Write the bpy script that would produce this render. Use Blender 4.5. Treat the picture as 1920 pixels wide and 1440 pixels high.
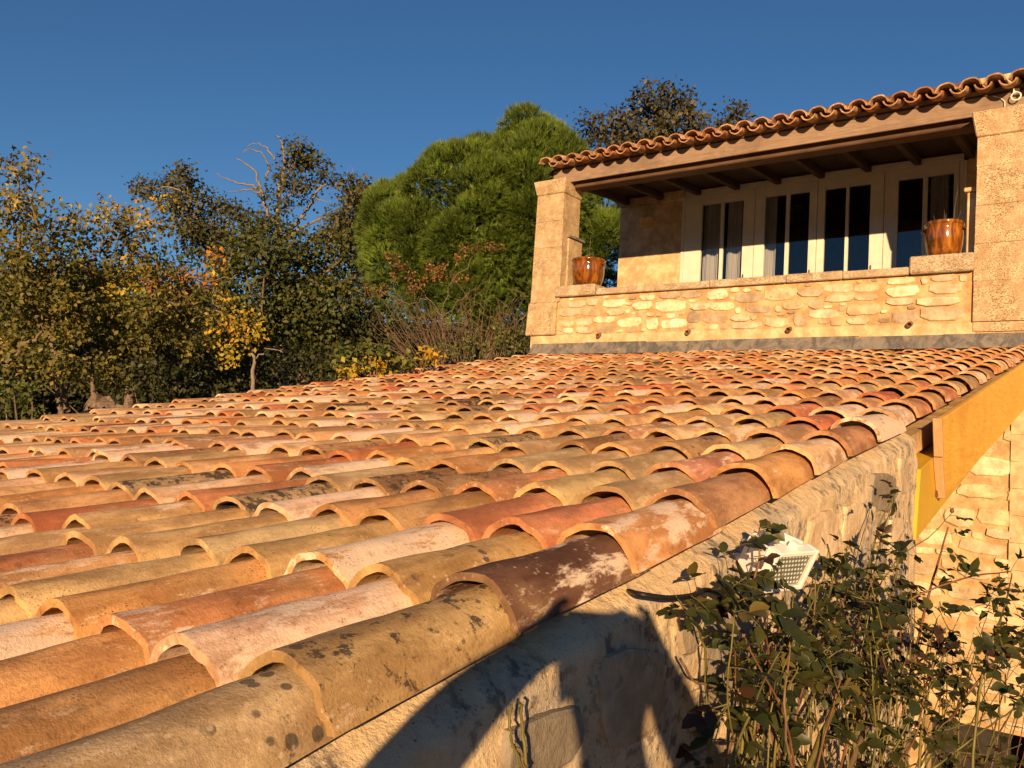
import bpy, math, random
import numpy as np
from mathutils import Vector, Matrix, noise as mnoise

for o in list(bpy.data.objects): bpy.data.objects.remove(o)
scene = bpy.context.scene
COL = scene.collection
R = math.radians

# ------------------------------------------------------------------ camera
YAW, PITCH, ROLL = R(-36.898), R(3.386), R(3.232)
FPX = 1552.93                       # focal length in pixels of a 1920 px wide picture
CAM = Vector((0.8048, -0.7475, 0.4190))
_f = Vector((math.sin(YAW)*math.cos(PITCH), math.cos(YAW)*math.cos(PITCH), math.sin(PITCH)))
_r0 = Vector((math.cos(YAW), -math.sin(YAW), 0)); _u0 = _r0.cross(_f)
RI = math.cos(ROLL)*_r0 + math.sin(ROLL)*_u0
UP = -math.sin(ROLL)*_r0 + math.cos(ROLL)*_u0
FW = _f
cam = bpy.data.cameras.new('camera'); camo = bpy.data.objects.new('camera', cam); COL.objects.link(camo)
cam.sensor_fit = 'HORIZONTAL'; cam.sensor_width = 36; cam.lens = 36*FPX/1920
cam.clip_start = .01; cam.clip_end = 2000
M = Matrix.Identity(4)
for i, v in enumerate((RI, UP, -FW)):
    for j in range(3): M[j][i] = v[j]
M.translation = CAM
camo.matrix_world = M
scene.camera = camo
scene.render.resolution_x = 1024; scene.render.resolution_y = 768

# ------------------------------------------------------------------ light
SUN_AZ, SUN_EL = R(-29.8), R(12.67)          # the way the light travels
LDIR = Vector((math.sin(SUN_AZ)*math.cos(SUN_EL), math.cos(SUN_AZ)*math.cos(SUN_EL), -math.sin(SUN_EL)))
w = bpy.data.worlds.new('World'); scene.world = w; w.use_nodes = True
nt = w.node_tree; nt.nodes.clear()
sky = nt.nodes.new('ShaderNodeTexSky'); sky.sky_type = 'NISHITA'; sky.sun_disc = False
sky.sun_elevation = SUN_EL; sky.sun_rotation = math.atan2(-LDIR.x, -LDIR.y)
sky.altitude = 900; sky.air_density = 1.0; sky.dust_density = 0.3; sky.ozone_density = 4.0
bg = nt.nodes.new('ShaderNodeBackground'); bg.inputs[1].default_value = .05
out = nt.nodes.new('ShaderNodeOutputWorld')
hs_ = nt.nodes.new('ShaderNodeHueSaturation'); hs_.inputs['Saturation'].default_value = 1.085; hs_.inputs['Value'].default_value = 1.03
nt.links.new(sky.outputs[0], hs_.inputs['Color']); nt.links.new(hs_.outputs[0], bg.inputs[0]); nt.links.new(bg.outputs[0], out.inputs[0])
sl = bpy.data.lights.new('sun', 'SUN'); sl.energy = 5.0; sl.angle = R(.5); sl.color = (1, .645, .33)
so = bpy.data.objects.new('sun', sl); COL.objects.link(so)
so.rotation_euler = LDIR.to_track_quat('-Z', 'Y').to_euler(); so.location = (6, -10, 8)
vs = scene.view_settings; vs.view_transform = 'Standard'; vs.look = 'None'; vs.gamma = 1; vs.use_curve_mapping = False
vs.exposure = .84
scene.cycles.max_bounces = 8; scene.cycles.transparent_max_bounces = 12

# ------------------------------------------------------------------ pixel -> place
def ray(x, y): return ((x-960)/FPX*RI - (y-720)/FPX*UP + FW)
def AY(x, y, Y): d = ray(x, y); return CAM + d*((Y-CAM.y)/d.y)
def AX(x, y, X): d = ray(x, y); return CAM + d*((X-CAM.x)/d.x)
def AD(x, y, D): return CAM + ray(x, y)*D            # D metres along the optical axis
def proj(P):
    d = Vector(P)-CAM; z = d.dot(FW)
    if z < .05: return None
    return 960+FPX*d.dot(RI)/z, 720-FPX*d.dot(UP)/z, z

# ------------------------------------------------------------------ object helpers
EMPTY_LOC = {}
def tag(o, label, cat, group=None, kind=None):
    if label: o['label'] = label
    if cat: o['category'] = cat
    if group: o['group'] = group
    if kind: o['kind'] = kind
    return o
def thing(name, loc, label, cat, group=None):
    o = bpy.data.objects.new(name, None); COL.objects.link(o); o.location = loc
    o.empty_display_size = .1
    EMPTY_LOC[o] = Vector(loc)
    return tag(o, label, cat, group)
def link(o, parent=None):
    COL.objects.link(o)
    if parent is not None:
        o.parent = parent
        if parent in EMPTY_LOC: o.matrix_parent_inverse = Matrix.Translation(-EMPTY_LOC[parent])
    return o
def obj(name, me, parent=None, mat=None, mw=None, color=None):
    if mat is not None and not me.materials: me.materials.append(mat)
    o = bpy.data.objects.new(name, me); link(o, parent)
    if mw is not None: o.matrix_basis = mw
    if color is not None: o.color = color if len(color) == 4 else (*color, 1)
    return o
def mesh(name, V, F, smooth=False):
    me = bpy.data.meshes.new(name); me.from_pydata([tuple(v) for v in V], [], [tuple(f) for f in F]); me.update()
    if smooth: me.polygons.foreach_set('use_smooth', [True]*len(me.polygons))
    return me

class MB:
    def __init__(s): s.V = []; s.F = []
    def add(s, V, F):
        n = len(s.V); s.V += [tuple(v) for v in V]; s.F += [tuple(i+n for i in f) for f in F]; return s
    def box(s, a, b, bev=0.0):
        x0, y0, z0 = a; x1, y1, z1 = b
        if bev <= 0:
            V = [(x0,y0,z0),(x1,y0,z0),(x1,y1,z0),(x0,y1,z0),(x0,y0,z1),(x1,y0,z1),(x1,y1,z1),(x0,y1,z1)]
            F = [(3,2,1,0),(4,5,6,7),(0,1,5,4),(1,2,6,5),(2,3,7,6),(3,0,4,7)]
            return s.add(V, F)
        return s.hexa([(x0,y0,z0),(x1,y0,z0),(x1,y1,z0),(x0,y1,z0),(x0,y0,z1),(x1,y0,z1),(x1,y1,z1),(x0,y1,z1)], bev)
    def hexa(s, c, bev=0.0):
        """eight corners (bottom ring, top ring), optional chamfer"""
        c = [Vector(p) for p in c]
        if bev <= 0:
            return s.add(c, [(3,2,1,0),(4,5,6,7),(0,1,5,4),(1,2,6,5),(2,3,7,6),(3,0,4,7)])
        faces = [(3,2,1,0),(4,5,6,7),(0,1,5,4),(1,2,6,5),(2,3,7,6),(3,0,4,7)]
        V = []; idx = {}
        for fi, f in enumerate(faces):
            cen = sum((c[i] for i in f), Vector())/4
            for k, i in enumerate(f):
                a = c[f[k-1]]-c[i]; b = c[f[(k+1) % 4]]-c[i]
                idx[fi, i] = len(V); V.append(c[i]+a.normalized()*bev+b.normalized()*bev)
        F = [tuple(idx[fi, i] for i in f) for fi, f in enumerate(faces)]
        edges = {}
        for fi, f in enumerate(faces):
            for k in range(4):
                a, b = f[k], f[(k+1) % 4]
                edges.setdefault(frozenset((a, b)), []).append((fi, a, b))
        for e, l in edges.items():
            (f1, a, b), (f2, c2, d2) = l
            F.append((idx[f1, b], idx[f1, a], idx[f2, a], idx[f2, b]))
        for i in range(8):
            fs = [fi for fi, f in enumerate(faces) if i in f]
            tri = [idx[fi, i] for fi in fs]
            n = (V[tri[1]]-V[tri[0]]).cross(V[tri[2]]-V[tri[0]])
            cen = sum(c, Vector())/8
            if n.dot(V[tri[0]]-cen) < 0: tri.reverse()
            F.append(tuple(tri))
        return s.add(V, F)
    def tube(s, pts, rad, n=6, cap=True):
        pts = [Vector(p) for p in pts]
        if not hasattr(rad, '__len__'): rad = [rad]*len(pts)
        V = []; F = []
        ref = Vector((.3, .2, .93))
        for i, p in enumerate(pts):
            t = (pts[min(i+1, len(pts)-1)]-pts[max(i-1, 0)])
            if t.length < 1e-9: t = Vector((0, 0, 1))
            t.normalize(); a = t.cross(ref)
            if a.length < .1: a = t.cross(Vector((1, 0, 0)))
            a.normalize(); b = t.cross(a)
            for k in range(n):
                q = 2*math.pi*k/n; V.append(p+(a*math.cos(q)+b*math.sin(q))*rad[i])
        for i in range(len(pts)-1):
            for k in range(n):
                F.append((i*n+k, i*n+(k+1) % n, (i+1)*n+(k+1) % n, (i+1)*n+k))
        if cap:
            F.append(tuple(range(n))); F.append(tuple(reversed([(len(pts)-1)*n+k for k in range(n)])))
        return s.add(V, F)
    def lathe(s, prof, c, n=24):
        V = []; F = []
        for r, z in prof:
            for k in range(n):
                a = 2*math.pi*k/n; V.append((c[0]+r*math.cos(a), c[1]+r*math.sin(a), c[2]+z))
        for i in range(len(prof)-1):
            for k in range(n):
                F.append((i*n+k, i*n+(k+1) % n, (i+1)*n+(k+1) % n, (i+1)*n+k))
        return s.add(V, F)
    def build(s, name, mat, parent=None, smooth=False, color=None):
        return obj(name, mesh(name, s.V, s.F, smooth), parent, mat, color=color)

# ------------------------------------------------------------------ materials
class NT:
    def __init__(s, name):
        s.m = bpy.data.materials.new(name); s.m.use_nodes = True
        s.t = s.m.node_tree; s.t.nodes.clear()
        s.out = s.n('ShaderNodeOutputMaterial'); s.p = s.n('ShaderNodeBsdfPrincipled')
        s.l(s.p.outputs[0], s.out.inputs[0])
        s.p.inputs['Roughness'].default_value = .85
        s.p.inputs['Specular IOR Level'].default_value = .25
    def n(s, t, **k):
        x = s.t.nodes.new(t)
        for a, b in k.items(): setattr(x, a, b)
        return x
    def l(s, a, b): s.t.links.new(a, b)
    def put(s, sock, v):
        if hasattr(v, 'is_output') or isinstance(v, bpy.types.NodeSocket): s.l(v, sock)
        else: sock.default_value = v
    def noise(s, co, scale, detail=5, rough=.6, dist=0):
        x = s.n('ShaderNodeTexNoise'); s.put(x.inputs['Vector'], co)
        x.inputs['Scale'].default_value = scale; x.inputs['Detail'].default_value = detail
        x.inputs['Roughness'].default_value = rough; x.inputs['Distortion'].default_value = dist
        return x.outputs['Fac']
    def voro(s, co, scale, out='Distance', feature='F1'):
        x = s.n('ShaderNodeTexVoronoi', feature=feature); s.put(x.inputs['Vector'], co)
        x.inputs['Scale'].default_value = scale
        return x.outputs[out]
    def math(s, op, a, b=0.0, c=0.0, clamp=False):
        x = s.n('ShaderNodeMath', operation=op, use_clamp=clamp)
        s.put(x.inputs[0], a); s.put(x.inputs[1], b); s.put(x.inputs[2], c)
        return x.outputs[0]
    def step(s, v, a, b, lo=0.0, hi=1.0):
        x = s.n('ShaderNodeMapRange', interpolation_type='SMOOTHSTEP'); s.put(x.inputs[0], v)
        s.put(x.inputs[1], a); s.put(x.inputs[2], b); x.inputs[3].default_value = lo; x.inputs[4].default_value = hi
        return x.outputs[0]
    def mix(s, f, a, b, mode='MIX'):
        x = s.n('ShaderNodeMix', data_type='RGBA', blend_type=mode)
        s.put(x.inputs[0], f)
        s.put(x.inputs[6], a if not isinstance(a, tuple) else (*a[:3], 1))
        s.put(x.inputs[7], b if not isinstance(b, tuple) else (*b[:3], 1))
        return x.outputs[2]
    def scalecol(s, col, f):
        x = s.n('ShaderNodeVectorMath', operation='SCALE'); s.put(x.inputs[0], col); s.put(x.inputs[3], f)
        return x.outputs[0]
    def vadd(s, a, b):
        x = s.n('ShaderNodeVectorMath', operation='ADD'); s.put(x.inputs[0], a); s.put(x.inputs[1], b); return x.outputs[0]
    def vmul(s, a, b):
        x = s.n('ShaderNodeVectorMath', operation='MULTIPLY'); s.put(x.inputs[0], a); s.put(x.inputs[1], b); return x.outputs[0]
    def bump(s, h, strength=.5, dist=.01, prev=None):
        x = s.n('ShaderNodeBump'); x.inputs['Strength'].default_value = strength; x.inputs['Distance'].default_value = dist
        s.put(x.inputs['Height'], h)
        if prev is not None: s.l(prev, x.inputs['Normal'])
        s.l(x.outputs[0], s.p.inputs['Normal']); return x.outputs[0]
    def col(s, c): s.put(s.p.inputs['Base Color'], c if not isinstance(c, tuple) else (*c[:3], 1))
    def co(s): return s.n('ShaderNodeTexCoord').outputs['Object']
    def pos(s): return s.n('ShaderNodeNewGeometry').outputs['Position']

def tile_material(name, joined, rim=False):
    t = NT(name)
    if joined:
        a = t.n('ShaderNodeAttribute', attribute_name='tc'); base = a.outputs['Color']; lich = a.outputs['Alpha']
        co = t.n('ShaderNodeAttribute', attribute_name='tp').outputs['Vector']
        lime = t.n('ShaderNodeAttribute', attribute_name='tl').outputs['Fac']
    else:
        oi = t.n('ShaderNodeObjectInfo'); base = oi.outputs['Color']; lich = oi.outputs['Alpha']
        lime = t.math('MULTIPLY', oi.outputs['Object Index'], .01)
        cv = t.n('ShaderNodeCombineXYZ'); t.l(oi.outputs['Random'], cv.inputs[0]); t.l(oi.outputs['Random'], cv.inputs[1])
        off = t.vmul(cv.outputs[0], (71.0, 37.0, 53.0))
        co = t.vadd(t.co(), off)
    if rim: base = t.mix(.12, t.vmul(base, (.74, .72, .68)), (.62, .45, .26)); lich = t.math('MULTIPLY', lich, .4); lime = t.math('MULTIPLY', lime, .6)  # light balance put into colour: sun-facing rims darkened against the tile tops
    st = t.vmul(co, (1, .35, 1))
    n1 = t.noise(st, 11, 6, .62)
    n2 = t.noise(co, 5, 3, .5)
    n3 = t.noise(co, 60, 4, .7)
    c = t.mix(t.step(n1, .38, .64), t.vmul(base, (.70, .61, .51)), t.vmul(base, (1.30, 1.27, 1.16)))
    c = t.mix(t.step(n2, .5, .7, 0, .45), c, (.36, .24, .11))
    c = t.mix(t.step(n3, .45, .75, 0, .30), c, (.17, .10, .055))
    # lime bloom
    lm = t.math('ADD', t.noise(st, 17, 8, .72), t.math('MULTIPLY', lime, .38))
    c = t.mix(t.step(lm, .66, .76, 0, .85), c, (.76, .61, .46))
    # black lichen crust
    lk = t.math('ADD', t.noise(co, 22, 8, .75), t.math('MULTIPLY', lich, .42))
    c = t.mix(t.step(lk, .74, .80, 0, .9), c, (.045, .036, .026))
    # round lichen colonies, on the tiles that have them
    vd = t.voro(co, 26); gate = t.math('MULTIPLY', t.step(t.noise(co, 7, 2, .5), .50, .56), t.step(lich, .12, .3))
    sp = t.math('MULTIPLY', t.step(vd, .30, .24), gate)
    c = t.mix(t.math('MULTIPLY', sp, .8), c, (.06, .052, .04))
    vs_ = t.voro(co, 120); sp2 = t.math('MULTIPLY', t.step(vs_, .26, .12), t.step(t.noise(co, 9, 2), .53, .64))
    c = t.mix(t.math('MULTIPLY', sp2, .8), c, (.07, .05, .035))
    vp_ = t.voro(t.vadd(co, (3.3, 1.7, 9.1)), 48); sp3 = t.math('MULTIPLY', t.step(vp_, .22, .14), t.step(t.noise(co, 8, 2), .52, .62))
    c = t.mix(t.math('MULTIPLY', sp3, .45), c, (.66, .54, .38))
    n4 = t.noise(co, 45, 8, .8)
    c = t.mix(t.step(n4, .54, .64, 0, .55), c, t.vmul(c, (.45, .38, .32))); c = t.mix(t.math('MULTIPLY', t.step(t.noise(st, 30, 8, .8), .55, .66), t.step(n2, .42, .58, 0, .55)), c, (.70, .55, .40))
    t.col(c)
    h = t.math('ADD', t.math('MULTIPLY', n4, .9), t.noise(co, 160, 3, .7))
    b = t.bump(h, .55, .003)
    t.bump(t.noise(co, 14, 2, .5), .35, .006, b)
    t.p.inputs['Roughness'].default_value = .9
    return t.m

def stone_material(name, base=(.53, .43, .30), dark=.5, pit=0.0, use_obj=True, bump=.7, scale=1.0):
    t = NT(name); co = t.pos()
    if use_obj:
        oi = t.n('ShaderNodeObjectInfo'); b0 = t.vmul(oi.outputs['Color'], (1, 1, 1))
    else: b0 = (*base, 1)
    n1 = t.noise(co, 6*scale, 6, .65); n2 = t.noise(co, 28*scale, 6, .7); n3 = t.noise(co, 2.2*scale, 4, .6)
    c = t.mix(t.step(n1, .35, .7), t.mix(1.0, b0, (.72, .64, .54), 'MULTIPLY'), t.mix(1.0, b0, (1.16, 1.15, 1.1), 'MULTIPLY'))
    m = t.math('MULTIPLY', t.step(n2, .52, .68), t.step(n3, .42, .62))
    c = t.mix(t.math('MULTIPLY', m, dark), c, (.10, .082, .06))
    h = t.math('ADD', n2, t.math('MULTIPLY', n1, .8))
    if pit > 0:
        pv = t.noise(t.vmul(co, (1, 1, 1.7)), 42*scale, 3, .55)
        pm = t.step(pv, .52, .60)
        pm = t.math('MULTIPLY', pm, t.step(t.noise(co, 3*scale, 4), .36, .58, .15, 1))
        c = t.mix(t.math('MULTIPLY', pm, pit), c, (.15, .10, .06))
        h = t.math('SUBTRACT', h, t.math('MULTIPLY', pm, 1.2))
    t.col(c); b = t.bump(h, bump, .012)
    t.bump(t.noise(co, 110*scale, 4, .7), .4, .003, b)
    t.p.inputs['Roughness'].default_value = .95
    return t.m

def wood_material(name, a, b, grain=(1, 12, 12), rough=.8, scale=4):
    t = NT(name); co = t.vmul(t.pos(), grain)
    n = t.noise(co, scale, 6, .65, .6)
    c = t.mix(t.step(n, .3, .7), a, b)
    c = t.mix(t.step(t.noise(t.pos(), 2.5, 4), .45, .7, 0, .5), c, tuple(x*.55 for x in a))
    t.col(c); t.bump(n, .3, .004); t.p.inputs['Roughness'].default_value = rough
    return t.m

def plain(name, c, rough=.7, spec=.3, var=.25, scale=8, bump=.0, metal=0):
    t = NT(name); n = t.noise(t.pos(), scale, 5, .6)
    t.col(t.mix(t.step(n, .3, .7), tuple(x*(1-var) for x in c), tuple(x*(1+var*.6) for x in c)))
    t.p.inputs['Roughness'].default_value = rough; t.p.inputs['Specular IOR Level'].default_value = spec
    t.p.inputs['Metallic'].default_value = metal
    if bump: t.bump(n, bump, .01)
    return t.m

def leaf_material(name, rough=.55, trans=.3, spec=.3):
    t = NT(name)
    a = t.n('ShaderNodeAttribute', attribute_name='col').outputs['Color']
    c = t.mix(t.step(t.noise(t.pos(), 1.2, 3), .35, .65), t.vmul(a, (.8, .8, .8)), t.vmul(a, (1.15, 1.1, 1.0)))
    t.col(c); t.p.inputs['Roughness'].default_value = rough; t.p.inputs['Specular IOR Level'].default_value = spec
    tr = t.n('ShaderNodeBsdfTranslucent'); t.l(t.vmul(c, (1.3, 1.2, .7)), tr.inputs[0])
    mx = t.n('ShaderNodeMixShader'); mx.inputs[0].default_value = trans
    t.l(t.p.outputs[0], mx.inputs[1]); t.l(tr.outputs[0], mx.inputs[2]); t.l(mx.outputs[0], t.out.inputs[0])
    return t.m

MT = dict(
    tile=tile_material('terracotta', False), tilej=tile_material('terracotta_joined', True), rim=tile_material('terracotta_rim', False, True), rimj=tile_material('terracotta_rim_joined', True, True),
    stone=stone_material('rubble_stone', dark=.65),
    block=stone_material('dressed_limestone', base=(.56, .44, .29), dark=.55, pit=.9, use_obj=False, bump=.6, scale=1.5),
    cope=stone_material('coping_stone', base=(.50, .42, .31), dark=.95, pit=.35, use_obj=False, bump=.7),
    mortar=stone_material('lime_mortar', base=(.52, .375, .205), dark=.45, use_obj=False, bump=.7),
    rubblemortar=None,
    render=stone_material('wall_render', base=(.58, .46, .29), dark=.15, use_obj=False, bump=.2),
    fascia=wood_material('weathered_wood', (.20, .14, .10), (.30, .215, .15), (1, 10, 14)),
    beam=wood_material('dark_beam', (.075, .042, .025), (.125, .07, .04), (1, 10, 10)),
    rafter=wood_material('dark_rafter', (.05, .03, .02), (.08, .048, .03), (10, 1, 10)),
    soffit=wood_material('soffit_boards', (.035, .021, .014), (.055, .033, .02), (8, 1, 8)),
    white=plain('white_paint', (.62, .60, .52), .55, .35, .08, 5),
    plastic=plain('white_plastic', (.80, .79, .74), .35, .45, .03, 6),
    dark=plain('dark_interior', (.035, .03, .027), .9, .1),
    black=plain('black_rubber', (.015, .014, .013), .5, .3),
    lead=None,
    bark=plain('bark', (.16, .12, .085), .95, .1, .45, 30, .8),
    barkpale=plain('pale_dead_bark', (.21, .175, .14), .95, .1, .35, 30, .6),
    leaf=leaf_material('broad_leaves'), needle=leaf_material('pine_needles', .6, .22, .2),
    rose=leaf_material('rose_leaves', .45, .18, .3),
)
t = NT('old_mortar'); co = t.pos()
n1 = t.noise(co, 4, 6, .62); n2 = t.noise(co, 26, 7, .68); n3 = t.noise(co, 9, 5, .6, .5)
c = t.mix(t.step(n1, .46, .60), (.62, .47, .28), (.42, .36, .27)); c = t.mix(t.step(n3, .48, .62, 0, .7), c, (.68, .55, .36))
c = t.mix(t.math('MULTIPLY', t.step(n2, .50, .60, 0, .8), t.step(n1, .40, .56)), c, (.13, .105, .08)); sv = t.voro(co, 75); c = t.mix(t.math('MULTIPLY', t.step(sv, .20, .10, 0, .8), t.step(t.noise(co, 6, 3), .42, .55)), c, (.10, .075, .05)); t.col(c)
pv = t.voro(t.vadd(co, t.scalecol(t.n('ShaderNodeTexNoise').outputs['Color'], .02)), 34); pm = t.math('MULTIPLY', t.step(pv, .34, .16), t.step(n1, .38, .55))
b = t.bump(n3, .5, .010); b = t.bump(n2, .9, .012, b); b = t.bump(t.math('SUBTRACT', 1.0, pm), .35, .006, b); t.bump(t.noise(co, 120, 4, .75), .6, .004, b); t.p.inputs['Roughness'].default_value = .95; MT['rubblemortar'] = t.m
t = NT('lead_flashing'); co = t.vmul(t.pos(), (1, 1, .35))
n = t.noise(co, 7, 7, .7, .8); c = t.mix(t.step(n, .35, .62), (.085, .085, .085), (.21, .19, .165))
c = t.mix(t.step(t.noise(t.vmul(t.pos(), (1, 1, 3)), 5, 6, .7), .58, .70, 0, .8), c, (.36, .24, .16))
t.col(c); t.p.inputs['Roughness'].default_value = .6; t.bump(n, .5, .01); MT['lead'] = t.m

t = NT('yellow_varnished_board'); g = t.vmul(t.pos(), (10, .7, 9)); n = t.noise(g, 4, 6, .65, 1.6)
c = t.mix(t.step(n, .3, .7), (.66, .34, .035), (.84, .50, .07))
c = t.mix(t.step(t.noise(t.pos(), 3.0, 4), .48, .66, 0, .6), c, (.60, .27, .03))
sp = t.math('MULTIPLY', t.step(t.voro(t.pos(), 9), .10, .05), 1.0)
c = t.mix(t.math('MULTIPLY', sp, .8), c, (.09, .045, .02))
t.col(c); t.p.inputs['Roughness'].default_value = .45; t.p.inputs['Specular IOR Level'].default_value = .35; t.bump(n, .15, .003); MT['yellow'] = t.m
MT['yellow2'] = plain('yellow_olive_sheet', (.58, .36, .025), .4, .4, .12, 3)
MT['raw'] = wood_material('sawn_wood', (.50, .26, .12), (.60, .34, .17), (14, 14, 2))

t = NT('honey_glaze'); g = t.vmul(t.pos(), (1, 1, .22))
n = t.noise(g, 16, 5, .55, 1.0)
r = t.n('ShaderNodeValToRGB'); t.l(n, r.inputs[0]); e = r.color_ramp.elements
e[0].position = .30; e[0].color = (.035, .04, .008, 1); e[1].position = .72; e[1].color = (.36, .16, .022, 1)
x = e.new(.42); x.color = (.10, .03, .005, 1); x = e.new(.55); x.color = (.22, .075, .009, 1)
t.col(r.outputs[0]); t.p.inputs['Roughness'].default_value = .08; t.p.inputs['Specular IOR Level'].default_value = .7; t.bump(n, .08, .004); MT['glaze'] = t.m

t = NT('window_glass')
gl = t.n('ShaderNodeBsdfGlossy'); gl.inputs['Roughness'].default_value = .02
tr = t.n('ShaderNodeBsdfTransparent'); tr.inputs[0].default_value = (.93, .95, .94, 1)
lw_ = t.n('ShaderNodeLayerWeight'); lw_.inputs[0].default_value = .5; fr = t.n('ShaderNodeMath', operation='MULTIPLY_ADD'); t.l(t.math('POWER', lw_.outputs['Facing'], 5.0), fr.inputs[0]); fr.inputs[1].default_value = .90; fr.inputs[2].default_value = .05
mx = t.n('ShaderNodeMixShader'); t.l(fr.outputs[0], mx.inputs[0]); t.l(tr.outputs[0], mx.inputs[1]); t.l(gl.outputs[0], mx.inputs[2])
t.l(mx.outputs[0], t.out.inputs[0]); MT['glass'] = t.m
MT['curtain'] = plain('grey_curtain', (.36, .345, .37), .9, .1, .06, 3)
MT['cushion'] = plain('blue_fabric', (.11, .14, .21), .95, .1, .12, 60, .2)
MT['grass'] = None
t = NT('dry_ground'); n = t.noise(t.pos(), .8, 8, .7); n2 = t.noise(t.pos(), 14, 6, .7)
c = t.mix(t.step(n, .35, .65), (.10, .085, .04), (.16, .13, .07)); c = t.mix(t.step(n2, .5, .7, 0, .5), c, (.05, .05, .02))
t.col(c); t.bump(n2, .8, .05); MT['ground'] = t.m

# ------------------------------------------------------------------ ground
rnd = random.Random(7)
def sstep(x): x = max(0, min(1, x)); return x*x*(3-2*x)
def gz(x, y):
    z = -4.2+3.5*sstep((-x-1.0)/5.0)
    d = math.hypot(x+10, y-8)
    return z+mnoise.noise((x*.12, y*.12, 0))*.25*(1 if x < -7 else .3)+max(0, d-60)*.0
xs = [-900, -400, -200, -120, -80]+[-60+2*i for i in range(36)]+[12, 16, 24, 40, 80, 200, 600]
ys = [-600, -200, -80, -40, -20]+[-12+2*i for i in range(36)]+[70, 100, 160, 300, 900]
V = [(x, y, gz(x, y)) for y in ys for x in xs]
nx = len(xs); F = [(j*nx+i, j*nx+i+1, (j+1)*nx+i+1, (j+1)*nx+i) for j in range(len(ys)-1) for i in range(nx-1)]
g = obj('ground', mesh('ground', V, F, True), None, MT['ground']); g['kind'] = 'structure'

# added ring of wooded high ground, blocks the low sky glow
V = []; F = []; NH = 120
for k in range(NH):
    a = 2*math.pi*k/NH; ca, sa = math.cos(a), math.sin(a)
    hh = 78+14*mnoise.noise((ca*3, sa*3, 2.2))+7*mnoise.noise((ca*11, sa*11, 5))
    for r_, z_ in ((380, -6), (470, hh*.55), (560, hh*.9), (620, hh), (760, hh*.5)): V.append((r_*ca, r_*sa, z_))
for k in range(NH):
    for j in range(4): F.append((k*5+j, ((k+1) % NH)*5+j, ((k+1) % NH)*5+j+1, k*5+j+1))
hl = obj('added_hills', mesh('added_hills', V, F, True), None, plain('added_hill_green', (.05, .06, .03), .95, .1, .4, .08)); hl['kind'] = 'structure'

# ------------------------------------------------------------------ lower roof
SLOPE = R(9.338); TP = math.tan(SLOPE)
YW = 9.35                      # front face of the house behind
XL = -6.42
def roof_z(x, y):
    k = max(0, min(1.05, x/XL))
    return y*TP + k*(-.165+.0215*(y-1.9)) + .018*math.sin(1.7*x+.6)*math.sin(.8*y+1)
out_b = thing('tiled_outbuilding', (-3.2, 4.0, -2.0), 'low stone outbuilding under a broad slope of old terracotta tiles', 'building')
# deck below the tiles
V = []; F = []
NXD, NYD = 14, 14; Y0 = -1.35
for j in range(NYD+1):
    for i in range(NXD+1):
        x = XL+.02+(0.0-.02-XL)*i/NXD*.997; y = Y0+(YW-.01-Y0)*j/NYD
        V.append((x, y, roof_z(x, y)-.055))
n0 = len(V)
V += [(x, y, z-.10) for x, y, z in V]
for j in range(NYD):
    for i in range(NXD):
        a = j*(NXD+1)+i; F.append((a, a+1, a+NXD+2, a+NXD+1)); F.append((a+n0+NXD+1, a+n0+NXD+2, a+n0+1, a+n0))
for j in range(NYD):
    for i in (0, NXD):
        a = j*(NXD+1)+i; b = a+NXD+1; F.append((a, b, b+n0, a+n0) if i == 0 else (b, a, a+n0, b+n0))
for i in range(NXD):
    a = i; F.append((a+1, a, a+n0, a+1+n0)); a = NYD*(NXD+1)+i; F.append((a, a+1, a+1+n0, a+n0))
roof = obj('roof', mesh('roof', V, F), out_b, MT['mortar'])

def tile_shape(L, r0, r1, th, ns, nl, rough=.0, seed=0, a0=8, flip=False, inner=True):
    """half-round clay tile: wide end at y=0, crest up; thickness th"""
    rr = random.Random(seed); V = []; F = []
    def ring(y, r, dr):
        res = []
        for k in range(ns+1):
            a = R(a0+(180-2*a0)*k/ns)
            j = 1+rough*mnoise.noise((math.cos(a)*2+seed*3.1, y*7, math.sin(a)*2))
            rad = (r-dr)*j
            x = rad*math.cos(a); z = rad*math.sin(a)*.96-r*math.sin(R(a0))*.96
            yy = y+(rough*.12*mnoise.noise((a*3+seed, y*3, 5.5)) if rough else 0)
            res.append((-x, yy, -z if flip else z))
        return res
    rings = []
    for i in range(nl+1):
        u = i/nl; rings.append(ring(L*u, r0+(r1-r0)*u, 0))
    for rg in rings: V += rg
    n = ns+1
    for i in range(nl):
        for k in range(ns):
            f = (i*n+k, i*n+k+1, (i+1)*n+k+1, (i+1)*n+k); F.append(f[::-1] if not flip else f)
    b = len(V); V += ring(0, r0, th); V += ring(L, r1, th)
    for k in range(ns):
        f = (k, k+1, b+k+1, b+k); F.append(f if not flip else f[::-1])            # low rim
        f = (nl*n+k+1, nl*n+k, b+n+k, b+n+k+1); F.append(f if not flip else f[::-1])
        if inner:
            f = (b+k, b+k+1, b+n+k+1, b+n+k); F.append(f if not flip else f[::-1])
    for k in (0, ns):                                                             # long edges
        f = (0+k, b+k, b+n+k, nl*n+k); F.append(f if (k == 0) != flip else f[::-1])
    return V, F

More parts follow.
